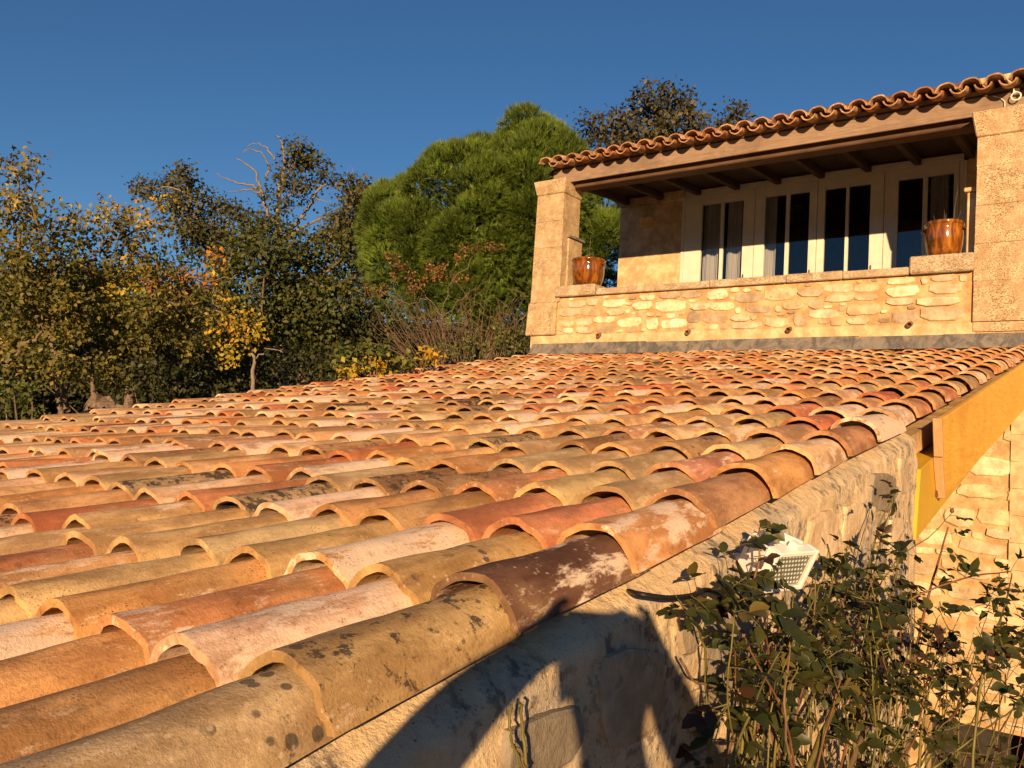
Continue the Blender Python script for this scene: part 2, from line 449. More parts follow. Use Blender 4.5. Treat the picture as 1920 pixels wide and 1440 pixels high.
def rim_index(ns, nl, n, inner=True):
    a = [0]*n; st_ = 3 if inner else 2
    for k in range(ns): a[nl*ns+k*st_] = 1
    return a
TL, TSTEP, PITCHX = .485, .395, .2135
R0, R1, TH = .106, .083, .0165
LODS = []
for (ns, nl, k) in ((18, 10, 6), (11, 3, 5), (8, 2, 4)):
    l = []
    for s in range(k):
        rr = random.Random(s)
        V, F = tile_shape(TL, R0*(1+.05*(rr.random()-.5)), R1*(1+.05*(rr.random()-.5)), TH*(1+.2*(rr.random()-.5)), ns, nl, .07, s+10*ns)
        me = mesh('roof_tile', V, F); me.materials.append(MT['tile']); me.materials.append(MT['rim']); me.polygons.foreach_set('material_index', rim_index(ns, nl, len(F)))
        me.polygons.foreach_set('use_smooth', [p.normal.y > -.8 and abs(p.normal.y) < .8 for p in me.polygons]); me.set_sharp_from_angle(angle=R(42))
        l.append(me)
    LODS.append(l)
PAL = [((.50, .325, .17), 18, .1, .12), ((.52, .27, .12), 17, .08, .2), ((.48, .20, .10), 8, .1, .2), ((.60, .43, .32), 15, .05, .6),
       ((.58, .46, .29), 14, .05, .3), ((.38, .25, .13), 9, .35, .05), ((.42, .14, .075), 4.5, .08, .15), ((.43, .33, .19), 11, .22, .1),
       ((.50, .30, .20), 7, .05, .4), ((.27, .16, .09), 4, .5, .1), ((.30, .21, .13), 4, .62, .05), ((.64, .52, .38), 9, .05, .6)]
def pick_tile(rr):
    tot = sum(p[1] for p in PAL); u = rr.random()*tot
    for c, wgt, li, lm in PAL:
        u -= wgt
        if u <= 0: break
    j = .88+.24*rr.random()
    return tuple(max(0, x*j*q*(.95+.1*rr.random())) for x, q in zip(c, (1.10, 1.02, .97))), li*(.4+1.0*rr.random()), lm*(.3+1.1*rr.random())
SPEC = {  # column from the verge, row : colour, lichen, lime
 (0,-1): ((.40,.335,.21),.30,.05), (0,0): ((.43,.31,.155),.48,.05), (0,1): ((.115,.058,.04),.08,.36), (0,2): ((.52,.27,.12),.05,.55), (0,3): ((.40,.225,.125),.08,.08),
 (0,4): ((.53,.29,.12),.03,.15), (0,5): ((.55,.37,.22),.03,.5), (0,6): ((.38,.20,.11),.1,.05), (0,7): ((.46,.17,.09),.05,.85), (0,8): ((.62,.50,.37),.05,.5),
 (0,9): ((.45,.21,.11),.03,.15), (0,10): ((.50,.28,.14),.05,.2), (0,11): ((.48,.20,.11),.02,.4), (0,12): ((.47,.34,.19),.05,.1), (0,13): ((.33,.22,.13),.4,.1),
 (1,-1): ((.42,.25,.115),.18,.05), (1,0): ((.66,.47,.37),.0,.5), (1,1): ((.41,.27,.12),.28,.05), (1,2): ((.49,.185,.10),.0,.1), (1,3): ((.46,.37,.22),.1,.3),
 (1,4): ((.52,.24,.16),.02,.35), (1,5): ((.50,.38,.22),.02,.1), (1,6): ((.44,.25,.15),.05,.1), (1,7): ((.50,.17,.09),.02,.25), (1,8): ((.58,.44,.31),.02,.6),
 (2,-1): ((.54,.30,.13),.05,.35), (2,0): ((.43,.20,.095),.1,.3), (2,1): ((.47,.28,.125),.05,.8), (2,2): ((.47,.195,.11),.02,.1), (2,3): ((.48,.36,.18),.08,.1),
 (2,4): ((.40,.33,.20),.1,.05), (2,5): ((.36,.22,.11),.3,.05), (2,6): ((.60,.42,.25),.02,.5), (2,7): ((.40,.32,.17),.3,.05),
 (3,-1): ((.54,.33,.16),.05,.65), (3,0): ((.52,.28,.11),.05,.25), (3,1): ((.44,.30,.14),.1,.1), (3,2): ((.41,.245,.11),.12,.05), (3,3): ((.47,.21,.10),.03,.3), (3,4): ((.45,.35,.20),.1,.05),
 (4,-1): ((.48,.37,.20),.1,.1), (4,0): ((.50,.39,.20),.05,.15), (4,1): ((.42,.35,.20),.06,.05), (4,2): ((.44,.24,.11),.1,.1), (4,3): ((.30,.17,.09),.5,.05), (4,4): ((.42,.36,.22),.1,.1),
 (5,0): ((.50,.29,.14),.05,.4), (5,1): ((.46,.35,.18),.12,.1), (5,2): ((.60,.46,.36),.02,.5), (5,3): ((.28,.16,.085),.55,.05), (5,4): ((.42,.22,.1),.12,.05), (5,5): ((.44,.34,.2),.1,.05),
 (6,0): ((.40,.17,.09),.2,.05), (6,1): ((.52,.35,.18),.03,.15), (6,2): ((.34,.24,.14),.62,.05), (6,3): ((.44,.36,.22),.08,.05), (6,5): ((.34,.24,.14),.6,.05),
 (7,1): ((.53,.36,.18),.03,.25), (7,2): ((.46,.20,.10),.05,.2), (7,3): ((.58,.44,.33),.02,.5), (8,1): ((.46,.17,.085),.02,.05), (9,2): ((.34,.24,.14),.62,.1),
}
cands = []; NC = 30
rr = random.Random(3)
for c in range(NC):
    x = -.093-PITCHX*c+(rr.random()-.5)*.012
    ph = (rr.random()-.5)*.07 if c > 1 else 0
    lean = (rr.random()-.5)*.02
    for k in range(-3, 24):
        y = -.02+TSTEP*k+ph+(rr.random()-.5)*(.015 if c == 0 else .03 if c < 4 else .075)
        if y > YW-.22: continue
        j = (rr.random()-.5, rr.random()-.5, rr.random()-.5, rr.random())
        xx = x+lean*y*.3+j[0]*.014
        s = SPEC.get((c, k)); colr = s if s else pick_tile(rr)
        if colr[0][1] > .76*colr[0][0]: colr = ((colr[0][0]*1.03, colr[0][1]*.94, colr[0][2]*.93), *colr[1:])
        p = proj((xx, y+.2, roof_z(xx, y+.2)+.09))
        vis = p is not None and -260 < p[0] < 2050 and 560 < p[1] < 1800
        if not vis and c > 4 and p is not None and p[0] < -700: continue
        cands.append((-(1/p[2] if vis else 0), c, k, xx, y, j, colr))
cands.sort(key=lambda q: q[0])
def tile_matrix(x, y, j, lift=.0, dpitch=R(-2.4)):
    z = roof_z(x, y); z2 = roof_z(x, y+.3)
    ang = math.atan2(z2-z, .3)
    return Matrix.Translation((x, y, z+lift+.022)) @ Matrix.Rotation(j[1]*.06, 4, 'Z') @ Matrix.Rotation(ang+dpitch+j[2]*.02, 4, 'X') @ Matrix.Rotation(j[0]*.09, 4, 'Y')
JV = []; JF = []; JC = []; JL = []; JP = []; JM = []
def join_tile(V, F, mw, colr, lich, lime, seed, ns=8):
    JM.extend(rim_index(ns, 1, len(F), False))
    n = len(JV); o = Vector((seed*7.3 % 61, seed*3.7 % 47, seed*5.1 % 53))
    for v in V:
        JV.append(tuple(mw @ Vector(v))); JC.append((*colr, lich)); JL.append(lime); JP.append(tuple(Vector(v)+o))
    for f in F: JF.append(tuple(i+n for i in f))
def flush_join(name, parent):
    global JV, JF, JC, JL, JP, JM
    me = mesh(name, JV, JF, False); me.materials.append(MT['tilej']); me.materials.append(MT['rimj']); me.polygons.foreach_set('material_index', JM); JM = []
    a = me.attributes.new('tc', 'FLOAT_COLOR', 'POINT'); a.data.foreach_set('color', np.array(JC, 'f').ravel())
    a = me.attributes.new('tl', 'FLOAT', 'POINT'); a.data.foreach_set('value', np.array(JL, 'f'))
    a = me.attributes.new('tp', 'FLOAT_VECTOR', 'POINT'); a.data.foreach_set('vector', np.array(JP, 'f').ravel())
    me.polygons.foreach_set('use_smooth', [True]*len(me.polygons))
    try: me.set_sharp_from_angle(angle=R(42))
    except Exception: pass
    o = obj(name, me, parent); o['kind'] = 'stuff'; JV = []; JF = []; JC = []; JL = []; JP = []
    return o
FV, FF = tile_shape(TL, R0, R1, TH, 8, 1, 0, 0, inner=False)
for n, (key, c, k, x, y, j, (colr, lich, lime)) in enumerate(cands):
    mw = tile_matrix(x, y, j)
    if n < 300:
        d = (Vector((x, y, roof_z(x, y)))-CAM).length
        lod = LODS[0] if d < 2.6 else LODS[1] if d < 4.5 else LODS[2]
        o = obj('roof_tile', lod[n % len(lod)], roof, None, mw, (*[q*(1.07 if (c, k) in SPEC else 1) for q in colr], lich))
        o.pass_index = int(max(0, min(1, lime))*100)
    else: join_tile(FV, FF, mw, colr, lich, lime, n)
flush_join('far_roof_tiles', roof)
# channel tiles lying hollow side up between the rows of cover tiles
PV, PF = tile_shape(TL, .088, .100, TH, 6, 1, 0, 0, a0=18, flip=True, inner=False)
for c in range(NC):
    x = -.093-PITCHX*(c+.5)
    for k in range(-3, 23):
        y = .1+TSTEP*k; colr, li, lm = pick_tile(rr)
        p = proj((x, y, roof_z(x, y)))
        if p is None or p[0] < -700 or y > YW-.45: continue
        join_tile(PV, PF, tile_matrix(x, y, (0, 0, 0, 0), .016), colr, li, lm, c*31+k, 6)
flush_join('channel_tiles', roof)

# ------------------------------------------------------------------ stone pieces
STONES = {}
for ai, asp in enumerate((.8, 1.25, 1.9, 2.9)):
    for sd in range(6):
        rr = random.Random(100+sd+ai*17); n = 11; ring = []
        for k in range(n):
            a = 2*math.pi*(k+.45*rr.random())/n; e = 5.5; ca, sa = math.cos(a)*asp, math.sin(a)
            rad = 1/(((abs(ca)/asp)**e+abs(sa)**e)**(1/e)); j = .80+.22*rr.random()
            x = rad*ca; y = rad*sa; mn = min(asp, 1); x -= math.copysign((1-j)*mn*1.1, x) if abs(x) > .3*asp else 0; y *= j
            ring.append((.5*x/asp, .5*y))
        ix = .10/asp; tl = (rr.random()-.5)*.5; tl2 = (rr.random()-.5)*.5
        hgt = lambda x, y: tl*x+tl2*y
        V = [(x, y, -1.2) for x, y in ring]+[(x, y, .45+.35*rr.random()+hgt(x, y)) for x, y in ring]+[(x-math.copysign(min(abs(x), ix*.5), x), y*.88, .9+.25*rr.random()+hgt(x, y)) for x, y in ring]+[((rr.random()-.5)*.3, (rr.random()-.5)*.2, 1+.25*rr.random())]
        F = [(k, (k+1) % n, n+(k+1) % n, n+k) for k in range(n)]+[(n+k, n+(k+1) % n, 2*n+(k+1) % n, 2*n+k) for k in range(n)]+[(2*n+k, 2*n+(k+1) % n, 3*n) for k in range(n)]
        me = mesh('stone', V, F); me.materials.append(MT['stone']); STONES.setdefault(ai, []).append(me)
def rubble(o, u, v, w, h, parent, seed, sizes=((.34, .13), (.26, .12), (.19, .10), (.13, .075), (.085, .05)), proud=.022, cols=None, gap=.009, clip=None, tries=2600, jit=.10):
    """random rubble: stones of falling size thrown in where they fit, mortar in between"""
    rr = random.Random(seed); u = Vector(u); v = Vector(v); nrm = u.cross(v); o = Vector(o); placed = []
    cols = cols or [(.66, .57, .43), (.50, .42, .31), (.72, .63, .48), (.40, .34, .26), (.60, .48, .32), (.68, .58, .42)]
    for sw0, sh0 in sizes:
        for t_ in range(tries):
            sw = sw0*(.75+.6*rr.random()); sh = sh0*(.72+.6*rr.random())
            if sw >= w or sh >= h: continue
            x = sw/2+(w-sw)*rr.random(); y = sh/2+(h-sh)*rr.random()
            if any(abs(x-a) < (sw+c)/2+gap and abs(y-b) < (sh+d)/2+gap for a, b, c, d in placed): continue
            P = o+u*x+v*y
            if clip is not None and not clip(P, sw, sh): continue
            placed.append((x, y, sw, sh))
            a = (rr.random()-.5)*2*jit*min(1, sh/sw*1.6); ca, sa = math.cos(a), math.sin(a)
            m = Matrix.Identity(4); uu = (u*ca+v*sa)*sw*1.04; vv = (v*ca-u*sa)*sh*1.06; nn = nrm*proud*(.45+.9*rr.random())
            for q in range(3): m[q][0] = uu[q]; m[q][1] = vv[q]; m[q][2] = nn[q]; m[q][3] = P[q]
            cc = rr.choice(cols); b = .82+.36*rr.random(); asp = sw/sh
            obj('stone', rr.choice(STONES[0 if asp < 1 else 1 if asp < 1.55 else 2 if asp < 2.4 else 3]), parent, None, m, tuple(z*b for z in cc))

# gable wall of the outbuilding (faces +X, the photographer's side)
GX, GY0, GY1, GZ0 = .035, -1.5, 3.36, -4.3
def gable_top(y): return roof_z(-.02, y)+.0
nu, nv = 300, 130; V = []; F = []
for i in range(nu+1):
    y = GY0+(GY1-GY0)*i/nu
    for j in range(nv+1):
        s = j/nv; s = 1-(1-s)**1.7
        zt = gable_top(y)-.01; z = GZ0+(zt-GZ0)*s
        d = .012*mnoise.noise((y*3.5, z*3.5, 1.1))+.006*mnoise.noise((y*9, z*9, 3))+.006*mnoise.noise((y*24, z*24, 9))+.004*mnoise.noise((y*55, z*55, 2))
        cap = max(0, 1-(zt-z)/.05)
        V.append((GX+d*(1-cap*.5)-.065*cap**1.3-.02*max(0, 1-(zt-z)/.16), y, z))
for i in range(nu):
    for j in range(nv):
        a = i*(nv+1)+j; F.append((a, a+nv+1, a+nv+2, a+1))
n0 = len(V)
for i in range(nu+1):
    y = GY0+(GY1-GY0)*i/nu; V += [(-.42, y, GZ0), (-.42, y, gable_top(y)-.07)]
for i in range(nu):
    F.append((n0+2*i+1, n0+2*i+3, n0+2*i+2, n0+2*i)); F.append((i*(nv+1)+nv, (i+1)*(nv+1)+nv, n0+2*i+3, n0+2*i+1))
F.append(tuple([nu*(nv+1)+j for j in range(nv+1)]+[n0+2*nu+1, n0+2*nu])); F.append(tuple(reversed([j for j in range(nv+1)]+[n0+1, n0])))
gable = obj('gable_wall', mesh('gable_wall', V, F, True), out_b, MT['rubblemortar'])
try: gable.data.set_sharp_from_angle(angle=R(60))
except Exception: pass
def gclip(P, w_, h_): return P.z+h_/2 < gable_top(P.y)-.05-.06*w_ and P.y+w_/2 < GY1-.12
rubble((GX-.002, -.5, -1.5), (0, 1, 0), (0, 0, 1), 3.85, 2.1, gable, 5, ((.34, .20), (.25, .16), (.19, .12), (.12, .085)), .010, [(.34, .30, .245), (.56, .47, .34), (.29, .265, .22), (.64, .53, .38), (.42, .36, .27), (.60, .48, .33)], .022, gclip, 900)
# far end: left wall and eave wall of the outbuilding, so that the roof stands on something
MB().box((XL+.1, Y0+.15, -4.3), (XL+.5, YW-.02, -.95)).build('left_wall', MT['mortar'], out_b)
MB().box((XL+.5, Y0+.15, -4.3), (-.42, Y0+.55, -.72)).build('eave_wall', MT['mortar'], out_b)
wl = MB(); wl.hexa([(XL+.1, Y0+.15, -.95), (XL+.5, Y0+.15, -.95), (XL+.5, YW-.02, -.95), (XL+.1, YW-.02, -.95),
    (XL+.1, Y0+.15, roof_z(XL, Y0)-.16), (XL+.5, Y0+.15, roof_z(XL+.5, Y0)-.16), (XL+.5, YW-.02, roof_z(XL+.5, YW)-.20), (XL+.1, YW-.02, roof_z(XL, YW)-.20)]); wl.build('left_wall_top', MT['mortar'], out_b)

# yellow beam over the open bay beyond the gable wall
yb = thing('yellow_fascia_board', (.02, 3.7, .1), 'yellow varnished timber beam and fascia board along the tile verge', 'beam')
def yq(name, x0, x1, a, b, c, d, mat):    # a,b lower/upper (y,z) at the near end; c,d at the far end
    m = MB(); m.hexa([(x0, *a), (x1, *a), (x1, *c), (x0, *c), (x0, *b), (x1, *b), (x1, *d), (x0, *d)], .003); return m.build(name, mat, yb)
dz = lambda y: y*TP
yq('fascia_upper_board', .06, .088, (3.66, .415), (3.60, .600), (9.30, 1.335), (9.30, 1.585), MT['yellow'])
yq('fascia_lower_board', .055, .083, (3.78, .225), (3.66, .412), (9.30, 1.195), (9.30, 1.332), MT['yellow'])
yq('board_end', .050, .0905, (3.635, .42), (3.575, .600), (3.662, .42), (3.602, .604), MT['raw'])
yq('lower_board_end', .046, .0855, (3.752, .22), (3.640, .416), (3.782, .22), (3.668, .42), MT['raw'])
yq('main_beam', -.10, .045, (3.30, .045), (3.37, .36), (9.30, 1.245), (9.30, 1.48), MT['yellow2'])
for px, py in ((1757, 925), (1826, 840), (1872, 790)):
    P = AX(px, py, .05); MB().box((.046, P.y-.018, P.z-.018), (.056, P.y+.018, P.z+.018), .003).build('bolt_plate', MT['beam'], yb)

# ------------------------------------------------------------------ the house behind
hs = thing('stone_house', (-3.0, 11.0, -2.0), 'stone house with a pillared terrace, white glazed doors and tiled eave', 'house')
X1 = 1.9
# wall below the parapet and right of the outbuilding with the dark opening low down
PO = AY(1735, 1340, YW)
w0 = MB()
w0.box((-6.40, YW, -4.3), (PO.x, YW+.5, 1.80)); w0.box((PO.x, YW, PO.z), (X1, YW+.5, 1.80))
w0.box((PO.x+1.0, YW, -4.3), (X1, YW+.5, PO.z))
lw = w0.build('lower_wall', MT['mortar'], hs)
MB().box((PO.x-.1, YW+.42, -4.25), (PO.x+1.1, YW+.46, PO.z+.1)).build('opening_shade_sheet', MT['dark'], hs)  # near-black sheet backs the opening, the recess's shade put into its colour
def lclip(P, sw, sh): return P.z-sh/2 > PO.z+.03 or P.x+sw/2 < PO.x-.02
rubble((-1.5, YW, -2.9), (1, 0, 0), (0, 0, 1), 1.62, 4.45, lw, 21, ((.36, .16), (.27, .13), (.19, .10), (.12, .07)), .020, [(.62, .52, .37), (.56, .46, .32), (.66, .56, .41), (.58, .46, .29)], .016, lclip, 2600)
qx = AY(1893, 950, YW).x
qn = MB()
for i in range(12): qn.box((qx, YW-.022-.004*(i % 3), -2.1+i*.28), (qx+.35+.1*(i % 2), YW+.1, -2.1+i*.28+.2775), .004)
qn.build('quoin_strip', MT['render'], hs)
# parapet
pw = MB().box((-6.02, YW, 1.802), (-.585, YW+.36, 2.452)).build('parapet_wall', MT['mortar'], hs)
rubble((-5.98, YW, 1.90), (1, 0, 0), (0, 0, 1), 5.36, .545, pw, 33, ((.34, .12), (.22, .15), (.25, .10), (.16, .12), (.15, .075), (.10, .07), (.075, .045)), .018)
for px, py in ((1125, 628), (1292, 622), (1481, 617), (1707, 607)):
    P = AY(px, py, YW); pm = MB()
    ax = Vector((.05, -1, -.25)).normalized()
    pts = [P-ax*.05, P+ax*.075]; pm.tube(pts, .032, 10, False); pm.tube(pts, .024, 10, False)
    pm.tube([P+ax*.074, P+ax*.0755], [.0315, .0245], 10, False)
    pm.build('drain_pipe', plain('clay_pipe', (.22, .11, .06)) if 'clay_pipe' not in bpy.data.materials else bpy.data.materials['clay_pipe'], hs)
# render band and lead flashing at the foot of the parapet
MB().box((-6.47, YW-.012, 1.70), (-.56, YW+.2, 1.895), .006).build('render_band', MT['render'], hs)
fl = MB(); NS = 9
for i in range(NS):
    a = -6.40+(X1+6.40)*i/NS; b = -6.40+(X1+6.40)*(i+1)/NS+.04
    zt = 1.768+.006*math.sin(i*2.1); off = .004*(i % 2)
    fl.hexa([(a, YW-.16-off, 1.60), (b, YW-.16-off, 1.60), (b, YW-.02, 1.58), (a, YW-.02, 1.58), (a, YW-.045-off, zt), (b, YW-.045-off, zt), (b, YW-.014, zt+.004), (a, YW-.014, zt+.004)], .003)
fl.build('lead_flashing', MT['lead'], hs)
# coping slabs
cxs = [-5.34, -3.62, -2.62, -1.95, -1.226]
for i in range(4):
    MB().box((cxs[i]+.003, YW-.055-.004*(i % 2), 2.456), (cxs[i+1]-.003, YW+.40, 2.545+.006*((i*7) % 3)), .009).build('coping_slab', MT['cope'], hs)
MB().box((-6.035, YW-.075, 2.456), (-5.345, YW+.42, 2.615), .014).build('coping_slab', MT['cope'], hs)
MB().box((-1.22, YW-.085, 2.456), (-.575, YW+.42, 2.655), .016).build('coping_slab', MT['cope'], hs)
# left pillar: courses of dressed blocks with a flared capital
def pillar(x0, x1, y0, y1, zs, cap, lean=0.0):
    for i in range(len(zs)-1):
        a, b = zs[i]+.0008, zs[i+1]-.0008
        e = .002*((i*5) % 3-1); f = lean*(zs[-1]-a); g2 = lean*(zs[-1]-b)
        MB().hexa([(x0-e-f, y0+e, a), (x1+e+f*.4, y0+e, a), (x1+e+f*.4, y1, a), (x0-e-f, y1, a), (x0-e-g2, y0+e, b), (x1+e+g2*.4, y0+e, b), (x1+e+g2*.4, y1, b), (x0-e-g2, y1, b)], .0035).build('pillar_block', MT['block'], hs)
    z0, z1 = zs[-1]+.002, cap
    MB().hexa([(x0-.012, y0-.012, z0), (x1+.012, y0-.012, z0), (x1+.012, y1+.012, z0), (x0-.012, y1+.012, z0), (x0-.06, y0-.05, z1), (x1+.045, y0-.05, z1), (x1+.045, y1+.05, z1), (x0-.06, y1+.05, z1)], .012).build('capital', MT['block'], hs)
pillar(-6.465, -5.985, YW-.03, YW+.43, [2.39, 2.80, 3.22, 3.62, 4.03], 4.245, .018)
MB().hexa([(-6.545, YW-.06, 1.896), (-6.01, YW-.06, 1.896), (-6.01, YW+.46, 1.896), (-6.545, YW+.46, 1.896), (-6.52, YW-.05, 2.387), (-6.01, YW-.05, 2.387), (-6.01, YW+.46, 2.387), (-6.52, YW+.46, 2.387)], .014).build('plinth_block', MT['block'], hs)
MB().box((-6.40, YW+.12, 2.62), (-5.955, YW+.50, 3.38), .012).build('buttress_block', MT['block'], hs)
MB().hexa([(-6.38, YW+.10, 3.383), (-5.925, YW+.10, 3.383), (-5.925, YW+.55, 3.383), (-6.38, YW+.55, 3.383), (-6.30, YW+.12, 3.45), (-5.94, YW+.12, 3.425), (-5.94, YW+.53, 3.425), (-6.30, YW+.53, 3.45)], .006).build('buttress_cap', MT['lead'], hs)
# right pillar
pillar(-.575, .14, YW-.035, YW+.55, [1.90, 2.34, 2.75, 3.17, 3.60, 3.93], 4.21, .006)
MB().box((-.585, YW-.02, 1.79), (.16, YW+.5, 1.897), .006).build('pillar_foot', MT['block'], hs)
# terrace floor and roofed room
MB().box((-6.45, YW+.362, 1.70), (X1, 14.6, 1.95)).build('terrace_floor', plain('floor_tiles', (.12, .07, .045), .8, .2), hs)
YB = 11.75
stubx0, stubx1 = AY(1158, 500, YB).x, AY(1280, 470, YB).x
CEIL = 4.62
MB().box((stubx0, YB, 1.952), (stubx1, YB+.45, AY(1215, 383, YB).z), .01).build('end_wall', MT['render'], hs)
zi = AY(1215, 383, YB).z
MB().hexa([(stubx0-.0, YB-.01, zi+.002), (stubx1-.3, YB-.01, zi+.002), (stubx1-.3, YB+.46, zi+.002), (stubx0, YB+.46, zi+.002), (stubx0-.14, YB-.05, zi+.13), (stubx1-.3, YB-.05, zi+.13), (stubx1-.3, YB+.5, zi+.13), (stubx0-.14, YB+.5, zi+.13)], .01).build('impost', MT['block'], hs)
MB().box((stubx1-.42, YB-.07, zi-.03), (stubx1+.03, YB+.3, zi+.17), .02).build('corbel_block', MT['render'], hs)
MB().box((stubx0+.12, YB+.02, zi+.132), (stubx1, YB+.45, CEIL+.9)).build('upper_end_wall', MT['render'], hs)
# sconce: half bowl on the end wall
P = AY(1213, 412, YB); pr = [(.001, -.15), (.07, -.14), (.125, -.09), (.16, 0), (.165, .012), (.14, .012), (.10, -.07), (.001, -.11)]
V = []; F = []; n = 15
for r_, z_ in pr:
    for k in range(n):
        a = math.pi+math.pi*k/(n-1); V.append((P.x+r_*math.cos(a), YB-.002+r_*math.sin(a), P.z+z_))
for i in range(len(pr)-1):
    for k in range(n-1): F.append((i*n+k, i*n+k+1, (i+1)*n+k+1, (i+1)*n+k))
obj('wall_sconce', mesh('wall_sconce', V, F, True), hs, MT['render'])
# glazed doors
zt = AY(1516, 360, YB).z                   # top of the panes
zb, DF = 2.0, YB-.02
doors = [(1315, 1350, 1356, 1392.5), (1433, 1472, 1479, 1516), (1545, 1584, 1590, 1630), (1682, 1728, 1737, 1786)]
edges = [(1283, 1414), (1414, 1531), (1531, 1656), (1656, 1797)]
py_ = 430
for (a, b, c, d), (e0, e1) in zip(doors, edges):
    xa, xb, xc, xd, x0, x1 = [AY(p, py_, DF).x for p in (a, b, c, d, e0, e1)]
    m = MB(); top = zt+.16
    m.box((x0+.004, DF, zb), (xa, DF+.06, top), .004); m.box((xd, DF, zb), (x1-.004, DF+.06, top), .004)
    m.box((xa+.001, DF+.003, zt), (xd-.001, DF+.057, top), .003); m.box((xa+.001, DF+.003, zb), (xd-.001, DF+.057, zb+.25), .003)
    m.box((xb, DF+.006, zb+.251), (xc, DF+.054, zt-.001), .003)
    dr = m.build('glazed_door', MT['white'], hs)
    for u0, u1 in ((xa, xb), (xc, xd)):
        MB().box((u0+.001, DF+.026, zb+.252), (u1-.001, DF+.032, zt-.002)).build('pane', MT['glass'], dr)
    MB().box((xd+.03, DF-.03, zb+1.0), (xd+.045, DF-.001, zb+1.12), .003).build('door_handle', MT['lead'], dr)
xd0, xd1 = AY(1283, py_, DF).x, AY(1797, py_, DF).x
MB().box((xd0-.05, DF-.005, zb-.04), (xd0+.002, YB+.2, zt+.26), .004).build('door_frame', MT['white'], hs)
MB().box((xd0+.004, DF-.008, zt+.163), (xd1+.05, YB+.2, zt+.26), .004).build('door_frame', MT['white'], hs)
MB().box((xd1+.002, DF-.005, zb-.04), (xd1+.09, YB+.2, zt+.161), .004).build('door_frame', MT['white'], hs)
MB().box((xd1+.092, YB, 1.952), (X1, YB+.35, 5.6)).build('back_wall', MT['render'], hs)
MB().box((xd0-.05, YB+.012, zt+.262), (xd1+.09, YB+.35, 5.6)).build('over_door_wall', MT['beam'], hs)
MB().box((stubx1-.1, YB-.09, zt+.30), (xd1+.5, YB+.008, zt+.60), .012).build('lintel_beam', MT['beam'], hs)
# room behind: back wall, side walls, ceiling
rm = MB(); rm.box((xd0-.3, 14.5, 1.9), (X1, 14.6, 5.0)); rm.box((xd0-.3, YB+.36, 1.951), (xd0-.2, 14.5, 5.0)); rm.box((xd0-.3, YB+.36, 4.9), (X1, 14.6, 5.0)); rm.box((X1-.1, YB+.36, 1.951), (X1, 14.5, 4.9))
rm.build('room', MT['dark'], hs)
# curtains behind the panes
def curtain(px0, px1, seed, ztop=None):
    y = YB+.16; x0, x1 = AY(px0, py_, y).x, AY(px1, py_, y).x; rr = random.Random(seed); V = []; F = []; n = 40
    for i in range(n+1):
        u = i/n; x = x0+(x1-x0)*u; yy = y+.035*math.sin(u*(x1-x0)*34+seed)+.012*math.sin(u*50+seed)
        V += [(x, yy, 2.05), (x+.01*math.sin(u*9), yy+.01, ztop or zt+.1)]
    for i in range(n): F.append((2*i, 2*i+2, 2*i+3, 2*i+1))
    obj('curtain', mesh('curtain', V, F, True), hs, MT['curtain'])
curtain(1318, 1352, 1); curtain(1362, 1392, 2); curtain(1432, 1456, 3); curtain(1744, 1778, 4)
# ceiling, rafters, front beam and fascia
YE = 9.14                                  # eave tile ends
YF = 9.41                                  # fascia board
f1, f0 = AY(1440, 249, YF).z, AY(1440, 281, YF).z
fxl, fxr = AY(1038, 330, YF).x, X1
ft = f1+.06
MB().box((fxl, YF, f0), (fxr, YF+.035, ft), .004).build('fascia_board', MT['fascia'], hs)
b1, b0 = AY(1440, 284, YF+.12).z, AY(1440, 297, YF+.12).z
MB().box((-5.93, YF+.10, b0), (-.50, YF+.34, b1+.06), .012).build('front_beam', MT['beam'], hs)
US = R(14); UT = math.tan(US)
zr0 = b1+.062
for i in range(11):
    x = -6.3+i*.66
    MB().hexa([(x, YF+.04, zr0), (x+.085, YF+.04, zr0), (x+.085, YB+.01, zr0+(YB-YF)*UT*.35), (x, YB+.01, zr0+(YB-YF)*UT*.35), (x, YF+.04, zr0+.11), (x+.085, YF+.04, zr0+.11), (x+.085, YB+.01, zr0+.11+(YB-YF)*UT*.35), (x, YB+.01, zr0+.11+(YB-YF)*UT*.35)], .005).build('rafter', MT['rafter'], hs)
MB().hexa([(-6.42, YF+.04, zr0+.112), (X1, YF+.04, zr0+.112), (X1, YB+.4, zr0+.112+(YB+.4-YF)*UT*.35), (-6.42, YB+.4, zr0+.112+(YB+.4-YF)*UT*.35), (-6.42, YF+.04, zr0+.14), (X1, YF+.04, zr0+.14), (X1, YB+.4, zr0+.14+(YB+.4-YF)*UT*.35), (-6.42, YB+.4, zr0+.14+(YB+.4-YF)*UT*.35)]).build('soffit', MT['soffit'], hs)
# tiled roof over the terrace
ez = AY(1440, 246, YE).z                    # underside of the eave tiles
def ur(y): return ez+(y-YE)*UT
XR0, XR1 = AY(1012, 312, YE).x+.09, X1
RYE = 14.8
ud = MB(); ud.hexa([(XR0-.05, YF-.01, ur(YF-.01)+.0), (XR1, YF-.01, ur(YF-.01)), (XR1, RYE, ur(RYE)), (XR0-.05, RYE, ur(RYE)), (XR0-.05, YF-.01, ur(YF-.01)+.022), (XR1, YF-.01, ur(YF-.01)+.022), (XR1, RYE, ur(RYE)+.022), (XR0-.05, RYE, ur(RYE)+.022)])
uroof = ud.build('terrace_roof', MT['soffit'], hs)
MB().box((XR0, 14.3, 4.9), (XR1-.05, 14.6, ur(14.4)-.01)).build('rear_wall', MT['render'], hs)
UPX = .236; k = 0; x = XR0; rr = random.Random(11)
CVm, CFm = tile_shape(TL, .112, .09, .016, 12, 2, .07, 3)
